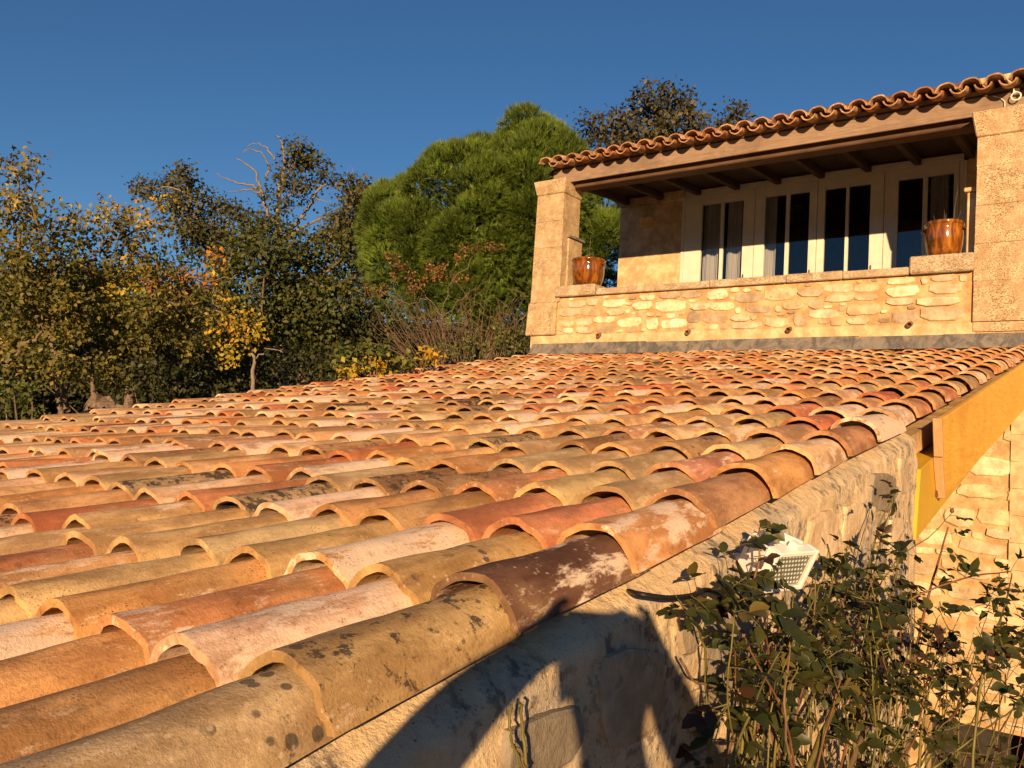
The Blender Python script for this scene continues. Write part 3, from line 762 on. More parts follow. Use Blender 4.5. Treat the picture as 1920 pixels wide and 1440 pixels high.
PVm, PFm = tile_shape(TL, .092, .112, .016, 10, 2, .07, 5, a0=14, flip=True)
cm = mesh('eave_tile', CVm, CFm); cm.materials.append(MT['tile']); cm.materials.append(MT['rim']); cm.polygons.foreach_set('material_index', rim_index(12, 2, len(CFm))); pm_ = mesh('eave_channel_tile', PVm, PFm); pm_.materials.append(MT['tile']); pm_.materials.append(MT['rim']); pm_.polygons.foreach_set('material_index', rim_index(10, 2, len(PFm)))
for me in (cm, pm_): me.polygons.foreach_set('use_smooth', [abs(p.normal.y) < .8 for p in me.polygons]); me.set_sharp_from_angle(angle=R(42))
def um(x, y, z, j): return Matrix.Translation((x, y, z)) @ Matrix.Rotation(j[1]*.10, 4, 'Z') @ Matrix.Rotation(US-R(1.5)+j[2]*.03, 4, 'X') @ Matrix.Rotation(j[0]*.12, 4, 'Y')
while x < XR1-.1:
    for row in range(13):
        y = YE+row*.40+(rr.random()-.5)*.035
        cc, li, lm = rr.choice([((.40, .24, .15), .1, .25), ((.44, .22, .13), .05, .2), ((.50, .33, .19), .05, .35), ((.36, .17, .10), .15, .1), ((.46, .28, .18), .05, .4)])
        j = (rr.random()-.5, rr.random()-.5, rr.random()-.5); j2 = (rr.random()-.5, rr.random()-.5, rr.random()-.5)
        mc = um(x+j[0]*.02, y, ur(y)+.105+j[1]*.012, j); mp = um(x+UPX/2+j2[0]*.02, y+.03+j2[2]*.03, ur(y)+.125+j2[1]*.008, j2)
        if row == 0:
            o = obj('eave_tile', cm, uroof, None, mc, (*cc, li)); o.pass_index = int(lm*100)
            o = obj('eave_channel_tile', pm_, uroof, None, mp, (*[q*1.05 for q in cc], li)); o.pass_index = int(lm*80)
        elif row < 11:
            join_tile(FV, FF, mc, cc, li, lm, k); join_tile(PV, PF, mp, cc, li, lm, k+7, 6)
        k += 1
    x += UPX*(.97+.06*rr.random())
flush_join('upper_roof_tiles', uroof)
# small fittings under the right end of the eave
P = AY(1905, 180, YF-.06); m = MB()
pts = [(P.x+.045*math.cos(a), P.y, P.z+.045*math.sin(a)) for a in [i*.4 for i in range(17)]]; m.tube(pts, .008, 6); m.box((P.x-.03, P.y+.01, P.z+.03), (P.x+.03, YF-.002, P.z+.09), .004)
m.build('cable_ring', MT['plastic'], hs)
m = MB(); m.tube([AY(1862, 180, YF-.01), AY(1875, 183, YF-.012), AY(1884, 190, YF-.02), AY(1884, 200, YF-.03)], .004, 5); m.build('thin_cable', MT['plastic'], hs)

# slim post by the right pillar
P0 = AY(1820, 490, 9.5); P1 = AY(1820, 362, 9.5); hw = .045
po = thing('slim_stone_post', (P0.x, 9.5, 2.657), 'slim pale stone post with a flat cap beside the right pillar', 'post')
MB().box((P0.x-hw, 9.46, 2.6565), (P0.x+hw, 9.55, P1.z), .008).build('shaft', MT['render'], po)
MB().box((P0.x-.075, 9.43, P1.z+.002), (P0.x+.075, 9.58, P1.z+.05), .01).build('cap', MT['render'], po)

# glazed pots
def pot(px0, px1, pyb, Y, name_label, seed):
    a, b = AY(px0, pyb, Y), AY(px1, pyb, Y); cx = (a.x+b.x)/2; r = (b-a).length/2*.97; s = r/.20
    return cx, s
for i, (px0, px1, pyb, zbase, lab) in enumerate(((1077, 1131, 500, 2.617, 'honey glazed garden pot on the ledge by the left pillar'), (1733, 1808, 445, 2.657, 'honey glazed garden pot on the stone slab by the right pillar'))):
    Y = YW+.16; a, b = AY(px0, pyb, Y), AY(px1, pyb, Y); c = ((a.x+b.x)/2, Y, zbase)
    s = (b-a).length/2/.205
    t = thing('glazed_pot', c, lab, 'pot', 'glazed pots on the parapet')
    prof = [(.0, .0), (.125, .0), (.15, .012), (.175, .07), (.19, .15), (.195, .22), (.192, .30), (.188, .335), (.20, .345), (.207, .36), (.205, .378), (.192, .385), (.175, .38), (.172, .30), (.17, .25), (.0, .25)]
    hscale = (AY(1105, 487, Y).z-2.617)/.385 if i == 0 else (AY(1770, 418, Y).z-2.657)/.385
    prof = [(r_*s, z_*hscale) for r_, z_ in prof]
    m = MB(); m.lathe(prof, c, 40); body = m.build('pot_body', MT['glaze'], t, True)
    for sg in (-1, 1):
        m = MB(); cx = c[0]+sg*.19*s
        m.tube([(cx, Y-.05, c[2]+.315*hscale), (cx+sg*.028, Y-.03, c[2]+.305*hscale), (cx+sg*.034, Y, c[2]+.30*hscale), (cx+sg*.028, Y+.03, c[2]+.305*hscale), (cx, Y+.05, c[2]+.315*hscale)], .013*s, 8); m.build('pot_handle', MT['glaze'], t, True)
    m = MB(); m.lathe([(.001, .262*hscale), (.168*s, .258*hscale)], c, 20); m.build('soil', MT['ground'], t)
    m = MB(); rr = random.Random(i)
    for k in range(5):
        a = rr.random()*6.28; r_ = .13*s*rr.random(); h = (.18+.2*rr.random())*(1 if k else 1.7)
        p0 = Vector((c[0]+r_*math.cos(a), Y+r_*math.sin(a), c[2]+.26*hscale)); m.tube([p0, p0+Vector((.02*math.cos(a), .02*math.sin(a), h*.6)), p0+Vector((.06*math.cos(a), .05*math.sin(a), h))], [.004, .003, .0015], 5)
    m.build('dry_stem', MT['bark'], t)
# blue cushion showing over the parapet
P = AY(1325, 533, 10.3); ck = thing('blue_cushion', (P.x, 10.3, 1.951), 'blue cushion on a low seat behind the parapet coping', 'cushion')
V = []; F = []; n = 18
for j in range(n+1):
    for i in range(n+1):
        u = i/n*2-1; v = j/n*2-1; th = .09*(1-u**4)**.5*(1-v**4)**.5
        x = u*.33*(1-.10*v*v); z = v*.21*(1-.12*u*u)+.05*(-u)
        V.append((x, -th, z)); 
nn = len(V); V += [(x, -y, z) for x, y, z in V]
for j in range(n):
    for i in range(n):
        a = j*(n+1)+i; F.append((a, a+1, a+n+2, a+n+1)); F.append((a+nn+n+1, a+nn+n+2, a+nn+1, a+nn))
Mx = Matrix.Translation((P.x+.10, 10.3, P.z-.145)) @ Matrix.Rotation(R(-14), 4, 'Y') @ Matrix.Rotation(R(-18), 4, 'X')
obj('cushion_pad', mesh('cushion_pad', [Mx @ Vector(v) for v in V], F, True), ck, MT['cushion'])
sb = MB(); sz = P.z-.38; sb.box((P.x-.35, 10.0, 1.951), (P.x+.75, 10.75, sz), .02); sb.build('seat_base', MT['beam'], ck)

# ------------------------------------------------------------------ floodlight on the gable wall
fd = thing('floodlight', (GX+.02, 1.42, .0), 'white halogen floodlight fixed to the gable wall above the rose', 'lamp')
FC = AX(1470, 1064, .15)
nrm = Vector((.86, -.25, -.42)).normalized(); side = Vector((0, 0, 1)).cross(nrm).normalized(); upv = nrm.cross(side)
def FP(a, b, c): return FC+side*a+upv*b+nrm*c
def fhex(a0, a1, b0, b1, c0, c1, sc=1.0, bev=.003):
    q = [FP(a0*sc, b0*sc, c0), FP(a1*sc, b0*sc, c0), FP(a1*sc, b1*sc, c0), FP(a0*sc, b1*sc, c0), FP(a0, b0, c1), FP(a1, b0, c1), FP(a1, b1, c1), FP(a0, b1, c1)]
    return q
W2, H2 = .082, .055
m = MB()
m.hexa(fhex(-W2, -W2+.012, -H2, H2, -.012, .02), .002); m.hexa(fhex(W2-.012, W2, -H2, H2, -.012, .02), .002)
m.hexa(fhex(-W2+.0121, W2-.0121, H2-.012, H2, -.012, .02), .002); m.hexa(fhex(-W2+.0121, W2-.0121, -H2, -H2+.012, -.012, .02), .002)
m.build('front_frame', MT['plastic'], fd)
m = MB(); m.hexa(fhex(-W2+.004, W2-.004, -H2+.004, H2-.004, -.085, -.013, .72), .003); hb = m.build('housing', MT['plastic'], fd)
m = MB()
for k in range(6):
    a = -.058+.0232*k; m.hexa([FP(a*.75-.002, H2*.74, -.084), FP(a*.75+.002, H2*.74, -.084), FP(a+.002, H2-.002, -.016), FP(a-.002, H2-.002, -.016), FP(a*.75-.002, H2*.74+.009, -.084), FP(a*.75+.002, H2*.74+.009, -.084), FP(a+.002, H2+.004, -.016), FP(a-.002, H2+.004, -.016)])
m.build('cooling_fin', MT['plastic'], hb)
m = MB(); m.hexa(fhex(-W2+.012, W2-.012, -H2+.012, H2-.012, -.011, .010)); rf = m.build('reflector', plain('reflector_grey', (.22, .22, .21), .35, .5, .1, 20), fd)
m = MB()
for iy in range(7):
    for ix in range(11):
        a = -.062+.0124*ix+(.0062 if iy % 2 else 0); b = -.036+.012*iy
        if a > .066: continue
        V = [FP(a+.0042*math.cos(q*math.pi/3), b+.0042*math.sin(q*math.pi/3), .0105) for q in range(6)]+[FP(a, b, .0130)]
        m.add(V, [(q, (q+1) % 6, 6) for q in range(6)])
m.build('reflector_dimple', MT['plastic'], rf)
m = MB(); m.hexa(fhex(-W2+.0123, W2-.0123, -H2+.0123, H2-.0123, .0155, .0175)); m.build('glass_front', MT['glass'], fd)
m = MB(); m.hexa(fhex(-.012, .012, H2+.0005, H2+.016, -.010, .016), .002); m.build('clip', MT['plastic'], fd)
bk = FP(0, 0, -.086)
m = MB(); m.tube([bk+nrm*.01, bk-nrm*.03, Vector((GX+.045, bk.y, bk.z-.03)), Vector((GX-.03, bk.y, bk.z-.03))], .012, 8); m.build('bracket', MT['plastic'], fd)
cab = thing('black_cable', tuple(AX(1185, 1112, .04)), 'black electric cable running along the gable wall to the floodlight', 'cable')
pts = [AX(x, y, X) for x, y, X in ((1178, 1108, -.02), (1195, 1113, .05), (1225, 1118, .075), (1258, 1121, .085), (1300, 1116, .085), (1325, 1106, .08), (1352, 1118, .08), (1378, 1142, .085), (1402, 1146, .09), (1420, 1128, .10), (1428, 1100, .10))]+[bk-nrm*.005]
def smooth_pts(P, k=5):
    out = []
    for i in range(len(P)-1):
        p0, p1, p2, p3 = P[max(i-1, 0)], P[i], P[i+1], P[min(i+2, len(P)-1)]
        for s in range(k):
            t = s/k; out.append(.5*((2*p1)+(-p0+p2)*t+(2*p0-5*p1+4*p2-p3)*t*t+(-p0+3*p1-3*p2+p3)*t*t*t))
    return out+[P[-1]]
m = MB(); m.tube(smooth_pts(pts), .0055, 8); m.build('cable', MT['black'], cab, True)

# ------------------------------------------------------------------ leaves
def rand_frames(n, rs, d=None, dj=.6, nrm=None, nj=.6):
    D = rs.normal(size=(n, 3)) if d is None else d+rs.normal(size=(n, 3))*dj
    D /= np.linalg.norm(D, axis=1)[:, None]
    N = rs.normal(size=(n, 3)) if nrm is None else nrm+rs.normal(size=(n, 3))*nj
    N -= (N*D).sum(1)[:, None]*D; N /= np.linalg.norm(N, axis=1)[:, None]+1e-9
    return D, N, np.cross(D, N)
LEAF4 = np.array([(0, 0, 0), (-.34, .45, .10), (0, 1, -.08), (.34, .5, .10)])
LEAF4F = [(0, 2, 1), (0, 3, 2)]
def np_mesh(name, V, F, C=None, mat=None):
    me = bpy.data.meshes.new(name); nf = len(F); k = F.shape[1]
    me.vertices.add(len(V)); me.vertices.foreach_set('co', V.astype('f').ravel())
    me.loops.add(nf*k); me.loops.foreach_set('vertex_index', F.astype('i').ravel())
    me.polygons.add(nf); me.polygons.foreach_set('loop_start', np.arange(0, nf*k, k, dtype='i')); me.polygons.foreach_set('loop_total', np.full(nf, k, 'i'))
    me.update(calc_edges=True)
    if C is not None:
        a = me.attributes.new('col', 'FLOAT_COLOR', 'POINT'); C4 = np.ones((len(V), 4), 'f'); C4[:, :3] = C; a.data.foreach_set('color', C4.ravel())
    if mat: me.materials.append(mat)
    return me
def leaves_mesh(name, pos, size, cols, rs, mat, d=None, dj=.8, nrm=None, nj=.7, shape=LEAF4, faces=LEAF4F):
    n = len(pos); D, N, S = rand_frames(n, rs, d, dj, nrm, nj)
    k = len(shape); s = size[:, None, None]
    V = pos[:, None, :]+s*(shape[None, :, 0:1]*S[:, None]+shape[None, :, 1:2]*D[:, None]+shape[None, :, 2:3]*N[:, None])
    F = (np.array(faces)[None]+(np.arange(n)*k)[:, None, None]).reshape(-1, len(faces[0]))
    return np_mesh(name, V.reshape(-1, 3), F, np.repeat(cols, k, 0), mat)
TOCAM = np.array(-FW); SUNV = np.array(-LDIR)
def crown_points(clumps, dens, rs, twig=.16, shell=.55):
    """clumps: (centre, rx, ry(depth), rz, palette index); leaves gather on twigs inside each clump"""
    P = []; I = []; OUT = []; T = []
    tid = 0
    for c, rx, ry, rz, pi in clumps:
        nt_ = max(5, int(dens*(rx*ry*rz)**(2/3)*85)); u = rs.normal(size=(nt_, 3)); u /= np.linalg.norm(u, axis=1)[:, None]
        rad = (shell+(1.06-shell)*rs.random(nt_))**1.0
        tc = u*rad[:, None]
        per = 12
        off = rs.normal(size=(nt_, per, 3))*twig*np.array([1, 1, .75])
        base = np.array(c)+tc[:, 0:1]*rx*np.array(RI)+tc[:, 1:2]*ry*np.array(FW)+tc[:, 2:3]*rz*np.array(UP)
        P.append((base[:, None]+off).reshape(-1, 3)); I += [pi]*(nt_*per); OUT.append(np.repeat(u@np.array([RI, FW, UP]), per, 0)); T.append(np.repeat(np.arange(tid, tid+nt_), per)); tid += nt_
    return np.concatenate(P), np.array(I), np.concatenate(OUT), np.concatenate(T)
PALS = {
 'oak': [(.075, .085, .03), (.095, .095, .035), (.055, .07, .024), (.12, .10, .045)],
 'maple': [(.065, .085, .022), (.085, .10, .025), (.05, .07, .018), (.10, .10, .03)],
 'mulb': [(.14, .135, .03), (.17, .15, .035), (.10, .105, .025), (.21, .17, .05), (.08, .09, .02)],
 'yel': [(.42, .30, .035), (.36, .30, .04), (.46, .27, .03), (.30, .28, .05)],
 'ora': [(.42, .20, .03), (.36, .16, .03), (.30, .19, .04)],
 'pale': [(.36, .30, .12), (.30, .27, .10), (.22, .20, .06)],
 'lime': [(.17, .24, .03), (.22, .26, .04)],
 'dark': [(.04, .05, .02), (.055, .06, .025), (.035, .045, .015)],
 'berry': [(.26, .13, .045), (.20, .095, .035), (.30, .17, .06), (.14, .09, .035)],
 'bush': [(.07, .095, .022), (.10, .12, .03), (.13, .14, .035)],
 'grey': [(.075, .07, .042), (.095, .09, .05), (.06, .06, .035)],
}
def pal_cols(idx_names, T, rs):
    tj = .75+.5*rs.random(T.max()+1); out_ = np.zeros((len(T), 3))
    for nm in set(idx_names):
        msk = np.array([q == nm for q in idx_names]); pl = np.array(PALS[nm])
        tp = rs.integers(0, len(pl), T.max()+1); lp = rs.integers(0, len(pl), len(T))
        ch = np.where(rs.random(len(T)) < .6, tp[T], lp); out_[msk] = pl[ch][msk]
    return out_*tj[T][:, None]*(.85+.3*rs.random(len(T)))[:, None]
def clump_list(D, items, dflt, dj=.9, seed=0, asp=1.0):
    """items: (px,py,rx,ry[,palette[,depth offset]]) in photo pixels at depth D metres"""
    rs = random.Random(seed); res = []
    for it in items:
        px, py, rx, ry = it[:4]; pl = it[4] if len(it) > 4 else dflt; dd = it[5] if len(it) > 5 else (rs.random()-.5)*2*dj
        d = D+dd; k = d/FPX
        res.append((tuple(AD(px, py, d)), rx*k, max(rx, ry)*k*asp, ry*k, pl))
    return res
def limb(m, pts, r0, r1, n=6, wob=.04, seed=0):
    rs = random.Random(seed); P = smooth_pts([Vector(p) for p in pts], 4)
    P = [p+Vector((rs.gauss(0, 1), rs.gauss(0, 1), rs.gauss(0, .6)))*wob*.3*(0 if i in (0, len(P)-1) else 1) for i, p in enumerate(P)]
    m.tube(P, [r0+(r1-r0)*i/(len(P)-1) for i in range(len(P))], n)
    return P
def tree(name, label, cat, D, base_px, items, dflt, leaf, dens, twig, trunk_r, limbs, seed, group=None, bark='bark', crown_name='crown', shell=.55, dj=.9, auto=True, ls=.25, trunk_top=None):
    rs = np.random.default_rng(seed); rr = random.Random(seed)
    bp = AD(*base_px, D); gzv = gz(bp.x, bp.y)
    t = thing(name, (bp.x, bp.y, gzv), label, cat, group)
    cl = clump_list(D, items, dflt, dj, seed)
    P, I, O, T = crown_points(cl, dens, rs, twig, shell)
    sz = leaf*(.7+.6*rs.random(len(P)))
    me = leaves_mesh(crown_name, P, sz, pal_cols(list(I), T, rs), rs, MT['leaf'], O*.4+np.array([0, 0, -.25]), .8, O*.7+SUNV*.25+np.array([0, 0, .5]), .6)
    obj(crown_name, me, t)
    m = MB(); top = AD(*trunk_top, D) if trunk_top else AD(base_px[0], base_px[1]-160, D)
    foot = Vector((bp.x, bp.y, gzv-.1))
    tp_ = limb(m, [foot, foot.lerp(top, .4)+Vector((rr.gauss(0, .08), rr.gauss(0, .08), 0)), foot.lerp(top, .75), top], trunk_r, trunk_r*.45, 8, .02, seed)
    for i, l in enumerate(limbs):
        dd = D+(rr.random()-.5)*.8
        pts = [AD(x, y, D+(dd-D)*(q/(max(1, len(l[0])-1)))) for q, (x, y) in enumerate(l[0])]
        limb(m, pts, l[1]*.68, (l[2] if len(l) > 2 else l[1]*.3)*.8, 5, .09, seed+i)
    if auto:
        for c, rx, ry, rz, pl in cl:
            c = Vector(c); s = tp_[min(len(tp_)-1, int(len(tp_)*(.55+.44*rr.random())))]
            mid = s.lerp(c, .5)+Vector((0, 0, -.12*(c-s).length+.1))
            limb(m, [s, mid, c, c+(c-s)*.25*rr.random()], trunk_r*.28, .010, 5, .03, rr.randint(0, 9999))
            for q in range(3):
                u = Vector((rr.gauss(0, 1), rr.gauss(0, 1), rr.gauss(0, 1))).normalized()
                e = c+RI*u.x*rx*.8+FW*u.y*ry*.8+UP*u.z*rz*.8; limb(m, [c, c.lerp(e, .5)+Vector((0, 0, .04)), e], .012, .004, 4, .02, rr.randint(0, 9999))
    m.build('trunk', MT[bark], t, True)
    return t

# far mass of wood behind everything on the left
rs = np.random.default_rng(1); cl = []
for i in range(26):
    px = -350+i*75; d = 42+6*random.Random(i).random(); cl.append((px, 715-40*random.Random(i+50).random(), 110, 110))
P, I, O, T = crown_points(clump_list(46, cl, 'dark', 5, 4), .35, rs, .5, .4)
bw = obj('background_wood', leaves_mesh('background_wood', P, .35*(.7+.6*rs.random(len(P))), pal_cols(list(I), T, rs), rs, MT['leaf'], None, .8, O+np.array([0, 0, .5]), .6)); tag(bw, 'dark band of distant woodland low behind the garden trees', 'wood', None, 'stuff')

# tall oak with dead branches
tree('oak_tree', 'tall oak with bare dead branches standing behind the dark trees', 'tree', 25, (535, 640),
 [(555,278,16,14),(572,296,20,16),(585,306,14,12),(540,312,12,10),(560,335,12,9),(525,330,10,14),(548,352,14,8),(575,352,12,8),(500,368,10,9),(535,385,14,10),(565,372,10,6),
  (612,326,13,10),(603,340,8,7),(640,345,10,7),(668,342,20,9),(685,362,22,20),(662,372,22,18),(690,395,26,26),(655,405,25,22),(700,430,16,25),(670,430,25,20),(630,405,14,12),(625,430,12,10),(706,372,12,12),(640,440,22,14),
  (345,318,13,8),(330,330,12,9),(350,340,13,12),(318,345,14,9),(300,350,12,8),(268,348,14,8),(262,361,12,7),(285,362,12,8),(345,362,15,12),(340,385,20,14),(372,372,13,10),(360,405,22,14),(312,382,14,8),(382,365,9,9),(350,430,26,16),
  (410,384,16,9),(432,392,18,11),(400,400,12,10),(440,410,14,10),(395,430,24,16),(430,440,24,18),(470,402,14,8),(480,425,18,12),(375,455,28,20)],
 'oak', .125, 3.2, .17, .22,
 [([(535,600),(528,500),(524,430),(522,390),(527,345),(535,305),(528,268),(522,255)],.17,.02),([(522,420),(500,400),(492,360),(486,345),(478,322),(455,303),(440,298)],.10,.015),([(484,352),(462,345),(440,342),(420,333),(405,325)],.055,.012),
  ([(490,362),(465,356),(445,359),(424,361)],.05,.012),([(500,330),(505,310),(492,290),(470,280),(455,288)],.06,.012),([(515,300),(500,278),(480,270),(462,276)],.05,.010),([(527,345),(545,320),(560,300)],.07,.02),([(522,380),(540,370),(560,355),(580,345)],.06,.02),
  ([(530,450),(552,420),(570,402),(585,380),(595,357),(610,347),(640,347)],.11,.03),([(592,365),(600,376),(620,378)],.03,.01),([(545,440),(570,425),(600,410),(630,415)],.08,.03),([(565,470),(585,448),(605,440),(640,437),(665,432)],.10,.03),
  ([(500,480),(440,450),(400,470),(380,440),(365,400),(352,360),(345,325)],.12,.02),([(352,365),(320,352),(290,355),(262,350)],.05,.012),([(440,440),(437,420),(430,400)],.05,.015),([(600,335),(598,320),(606,308),(612,298)],.015,.006),([(652,345),(650,325),(656,310)],.012,.005),([(658,330),(665,312)],.010,.005)],
 3, None, 'barkpale', auto=False, dj=.9, trunk_top=(532, 560))

# dark dense garden trees in the middle
tree('dense_dark_tree', 'dense dark green tree in the middle, just left of the pine', 'tree', 19, (585, 690),
 [(575,470,40,35),(620,450,35,22),(660,465,40,30),(690,480,35,35),(560,520,55,45),(640,520,55,45),(600,570,70,50),(680,555,45,50),(560,620,50,40),(650,630,55,45),(700,620,40,40),(610,660,60,30),(540,570,40,40)],
 'maple', .11, 2.6, .17, .18, [], 5, 'dark garden trees', dj=1.2)
tree('dense_dark_tree', 'dense dark green tree rising to a point below the dead oak', 'tree', 18, (490, 700),
 [(495,425,26,20),(470,445,30,20),(520,440,28,20),(455,475,40,28),(500,480,45,32),(415,500,30,25),(540,480,30,28),(440,530,50,38),(510,540,50,40),(400,560,35,35),(460,590,55,38),(520,610,40,40),(420,630,45,40),(480,650,50,35)],
 'maple', .11, 2.6, .16, .11, [([(515,735),(514,690),(512,650)],.10,.07)], 6, 'dark garden trees', dj=1.0, trunk_top=(490, 560))

tree('dense_dark_tree', 'dense dark green tree filling the gap behind the yellowing trees', 'tree', 20, (250, 740),
 [(60,560,50,45),(130,540,55,45),(60,640,60,45),(200,540,50,40),(150,620,70,50),(250,600,60,45),(330,560,45,40),(330,640,60,45),(400,600,40,45),(20,600,40,40),(430,660,50,40),(230,680,70,40),(110,690,70,40),(345,500,25,20),(290,520,30,25)],
 'maple', .12, 2.2, .17, .16, [], 9, 'dark garden trees', dj=1.0, trunk_top=(250, 620))
# pine: needle tufts on lumps
rs = np.random.default_rng(8); rr = random.Random(8); PD = 18.5
pb = AD(905, 690, PD); pn = thing('pine_tree', (pb.x, pb.y, gz(pb.x, pb.y)), 'big rounded bright green pine beside the terrace pillar', 'tree')
ell = [((890,425),175,160,2.0),((1005,395),125,172,1.9),((1105,470),75,140,1.3),((800,500),125,95,1.5),((930,540),150,80,1.6),((985,300),70,78,1.0),((760,430),72,75,1.0)]
bases = []; dirs = []; sh = []
for (cx, cy), rx, ry, rd in ell:
    nl_ = int(rx*ry/360); k = PD/FPX
    for i in range(nl_):
        u = rs.normal(size=3); u /= np.linalg.norm(u)
        if u[1] > .45: u[1] *= -1
        lc = np.array(AD(cx, cy, PD))+u[0]*rx*k*.74*np.array(RI)+u[1]*rd*.74*np.array(FW)+u[2]*ry*k*.74*np.array(UP)
        od = u@np.array([RI, FW, UP]); lr = .30+.24*rs.random(); nt_ = int(120*(lr/.36)**2)
        v = rs.normal(size=(nt_, 3))+od*.75+np.array([0, 0, .55]); v /= np.linalg.norm(v, axis=1)[:, None]
        bases.append(lc+v*lr*(.72+.28*rs.random(nt_)[:, None])); dirs.append(v*.9+od*.15+np.array([0, 0, .35])+rs.normal(size=(nt_, 3))*.15); sh.append(np.full(nt_, .62+.7*rs.random()))
    v = rs.normal(size=(int(rx*ry/5), 3)); v /= np.linalg.norm(v, axis=1)[:, None]; q = v*(.15+.62*rs.random(len(v))[:, None])
    bases.append(np.array(AD(cx, cy, PD+.25))+q[:, 0:1]*rx*k*np.array(RI)+q[:, 1:2]*rd*np.array(FW)+q[:, 2:3]*ry*k*np.array(UP)); dirs.append(v+np.array([0, 0, .4])); sh.append(np.full(len(v), .8))  # inner fill tufts toned down, shade between the lumps put into their colour
B = np.concatenate(bases); Dv = np.concatenate(dirs); Dv /= np.linalg.norm(Dv, axis=1)[:, None]; SH = np.concatenate(sh)
NPT = 13
pos = np.repeat(B, NPT, 0); dd = np.repeat(Dv, NPT, 0); n = len(pos)
pos = pos+dd*(rs.random(n)*.07)[:, None]
sz = .11+.06*rs.random(n)
NEED = np.array([(-.045, 0, 0), (.045, 0, 0), (0, 1, 0)])
pc = np.array([(.09, .15, .022), (.12, .19, .03), (.072, .125, .02), (.15, .21, .04)])[np.repeat(rs.integers(0, 4, len(B)), NPT)]*np.repeat(SH, NPT)[:, None]*(.8+.4*rs.random(n))[:, None]
obj('crown', leaves_mesh('pine_crown', pos, sz, pc, rs, MT['needle'], dd, .30, SUNV+np.array([0, 0, .6]), .7, NEED, [(0, 1, 2)]), pn)
m = MB(); foot = Vector((pb.x, pb.y, gz(pb.x, pb.y)-.1)); tops = AD(925, 480, PD)
limb(m, [foot, foot.lerp(tops, .5)+Vector((.1, 0, 0)), tops], .20, .10, 8, .02, 1)
for (cx, cy), rx, ry, rd in ell:
    for i in range(7):
        e = AD(cx+rr.uniform(-.7, .7)*rx, cy+rr.uniform(-.7, .7)*ry, PD+rr.uniform(-.8, .5)*rd); s = foot.lerp(tops, .55+.45*rr.random())
        limb(m, [s, s.lerp(e, .5)+Vector((0, 0, -.1)), e], .05, .012, 5, .03, rr.randint(0, 999))
m.build('trunk', MT['bark'], pn, True)

# tree behind the terrace roof
tree('roof_side_tree', 'dark loose tree rising behind the terrace roof', 'tree', 26, (1240, 480),
 [(1108,228,16,15),(1112,255,18,16),(1148,238,20,18),(1165,215,16,12),(1185,240,18,18),(1160,265,24,18),(1215,180,20,16),(1235,172,16,10),(1210,205,24,18),(1240,215,22,18),(1270,185,20,15),(1275,210,20,18),(1255,240,24,18),(1225,250,30,18),(1300,220,16,16),(1310,235,14,12),(1195,275,30,16),(1270,265,30,14),(1140,285,28,14),(1300,262,22,14),(1378,205,12,10),(1372,220,16,12),(1385,232,14,9),(1350,245,20,10),(1330,255,20,10),(1240,300,60,16),(1180,310,50,16)],
 'grey', .15, 2.2, .19, .22, [([(1235,380),(1232,280),(1225,200)],.09,.02),([(1260,360),(1268,260),(1272,200)],.08,.02),([(1170,380),(1150,290),(1148,240)],.07,.02),([(1340,340),(1368,260),(1376,205)],.06,.02)], 12, dj=.9, auto=False, trunk_top=(1240, 380))

# yellowing trees on the left; low dark clumps put the hollows' shade into leaf colour
tree('yellowing_tree', 'yellow-green leafy tree at the far left edge with upright shoots', 'tree', 11.5, (112, 790),
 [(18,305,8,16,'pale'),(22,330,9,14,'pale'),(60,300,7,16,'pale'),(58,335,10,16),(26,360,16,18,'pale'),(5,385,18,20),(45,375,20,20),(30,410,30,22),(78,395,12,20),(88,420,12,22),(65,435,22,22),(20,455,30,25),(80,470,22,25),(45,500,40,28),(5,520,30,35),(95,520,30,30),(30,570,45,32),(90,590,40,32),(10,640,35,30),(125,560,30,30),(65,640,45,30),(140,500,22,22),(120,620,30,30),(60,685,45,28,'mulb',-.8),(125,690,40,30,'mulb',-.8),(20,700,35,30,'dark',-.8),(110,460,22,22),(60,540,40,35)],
 'mulb', .075, 4.6, .09, .06, [([(125,770),(122,720),(116,690),(100,650)],.085,.06),([(100,650),(60,560),(45,480),(38,400),(25,300)],.06,.01),([(100,650),(90,560),(75,470),(62,300)],.05,.008),([(0,690),(40,660),(80,620)],.05,.03)], 14, 'yellowing trees', dj=.7, auto=False, trunk_top=(108, 660), shell=.35)
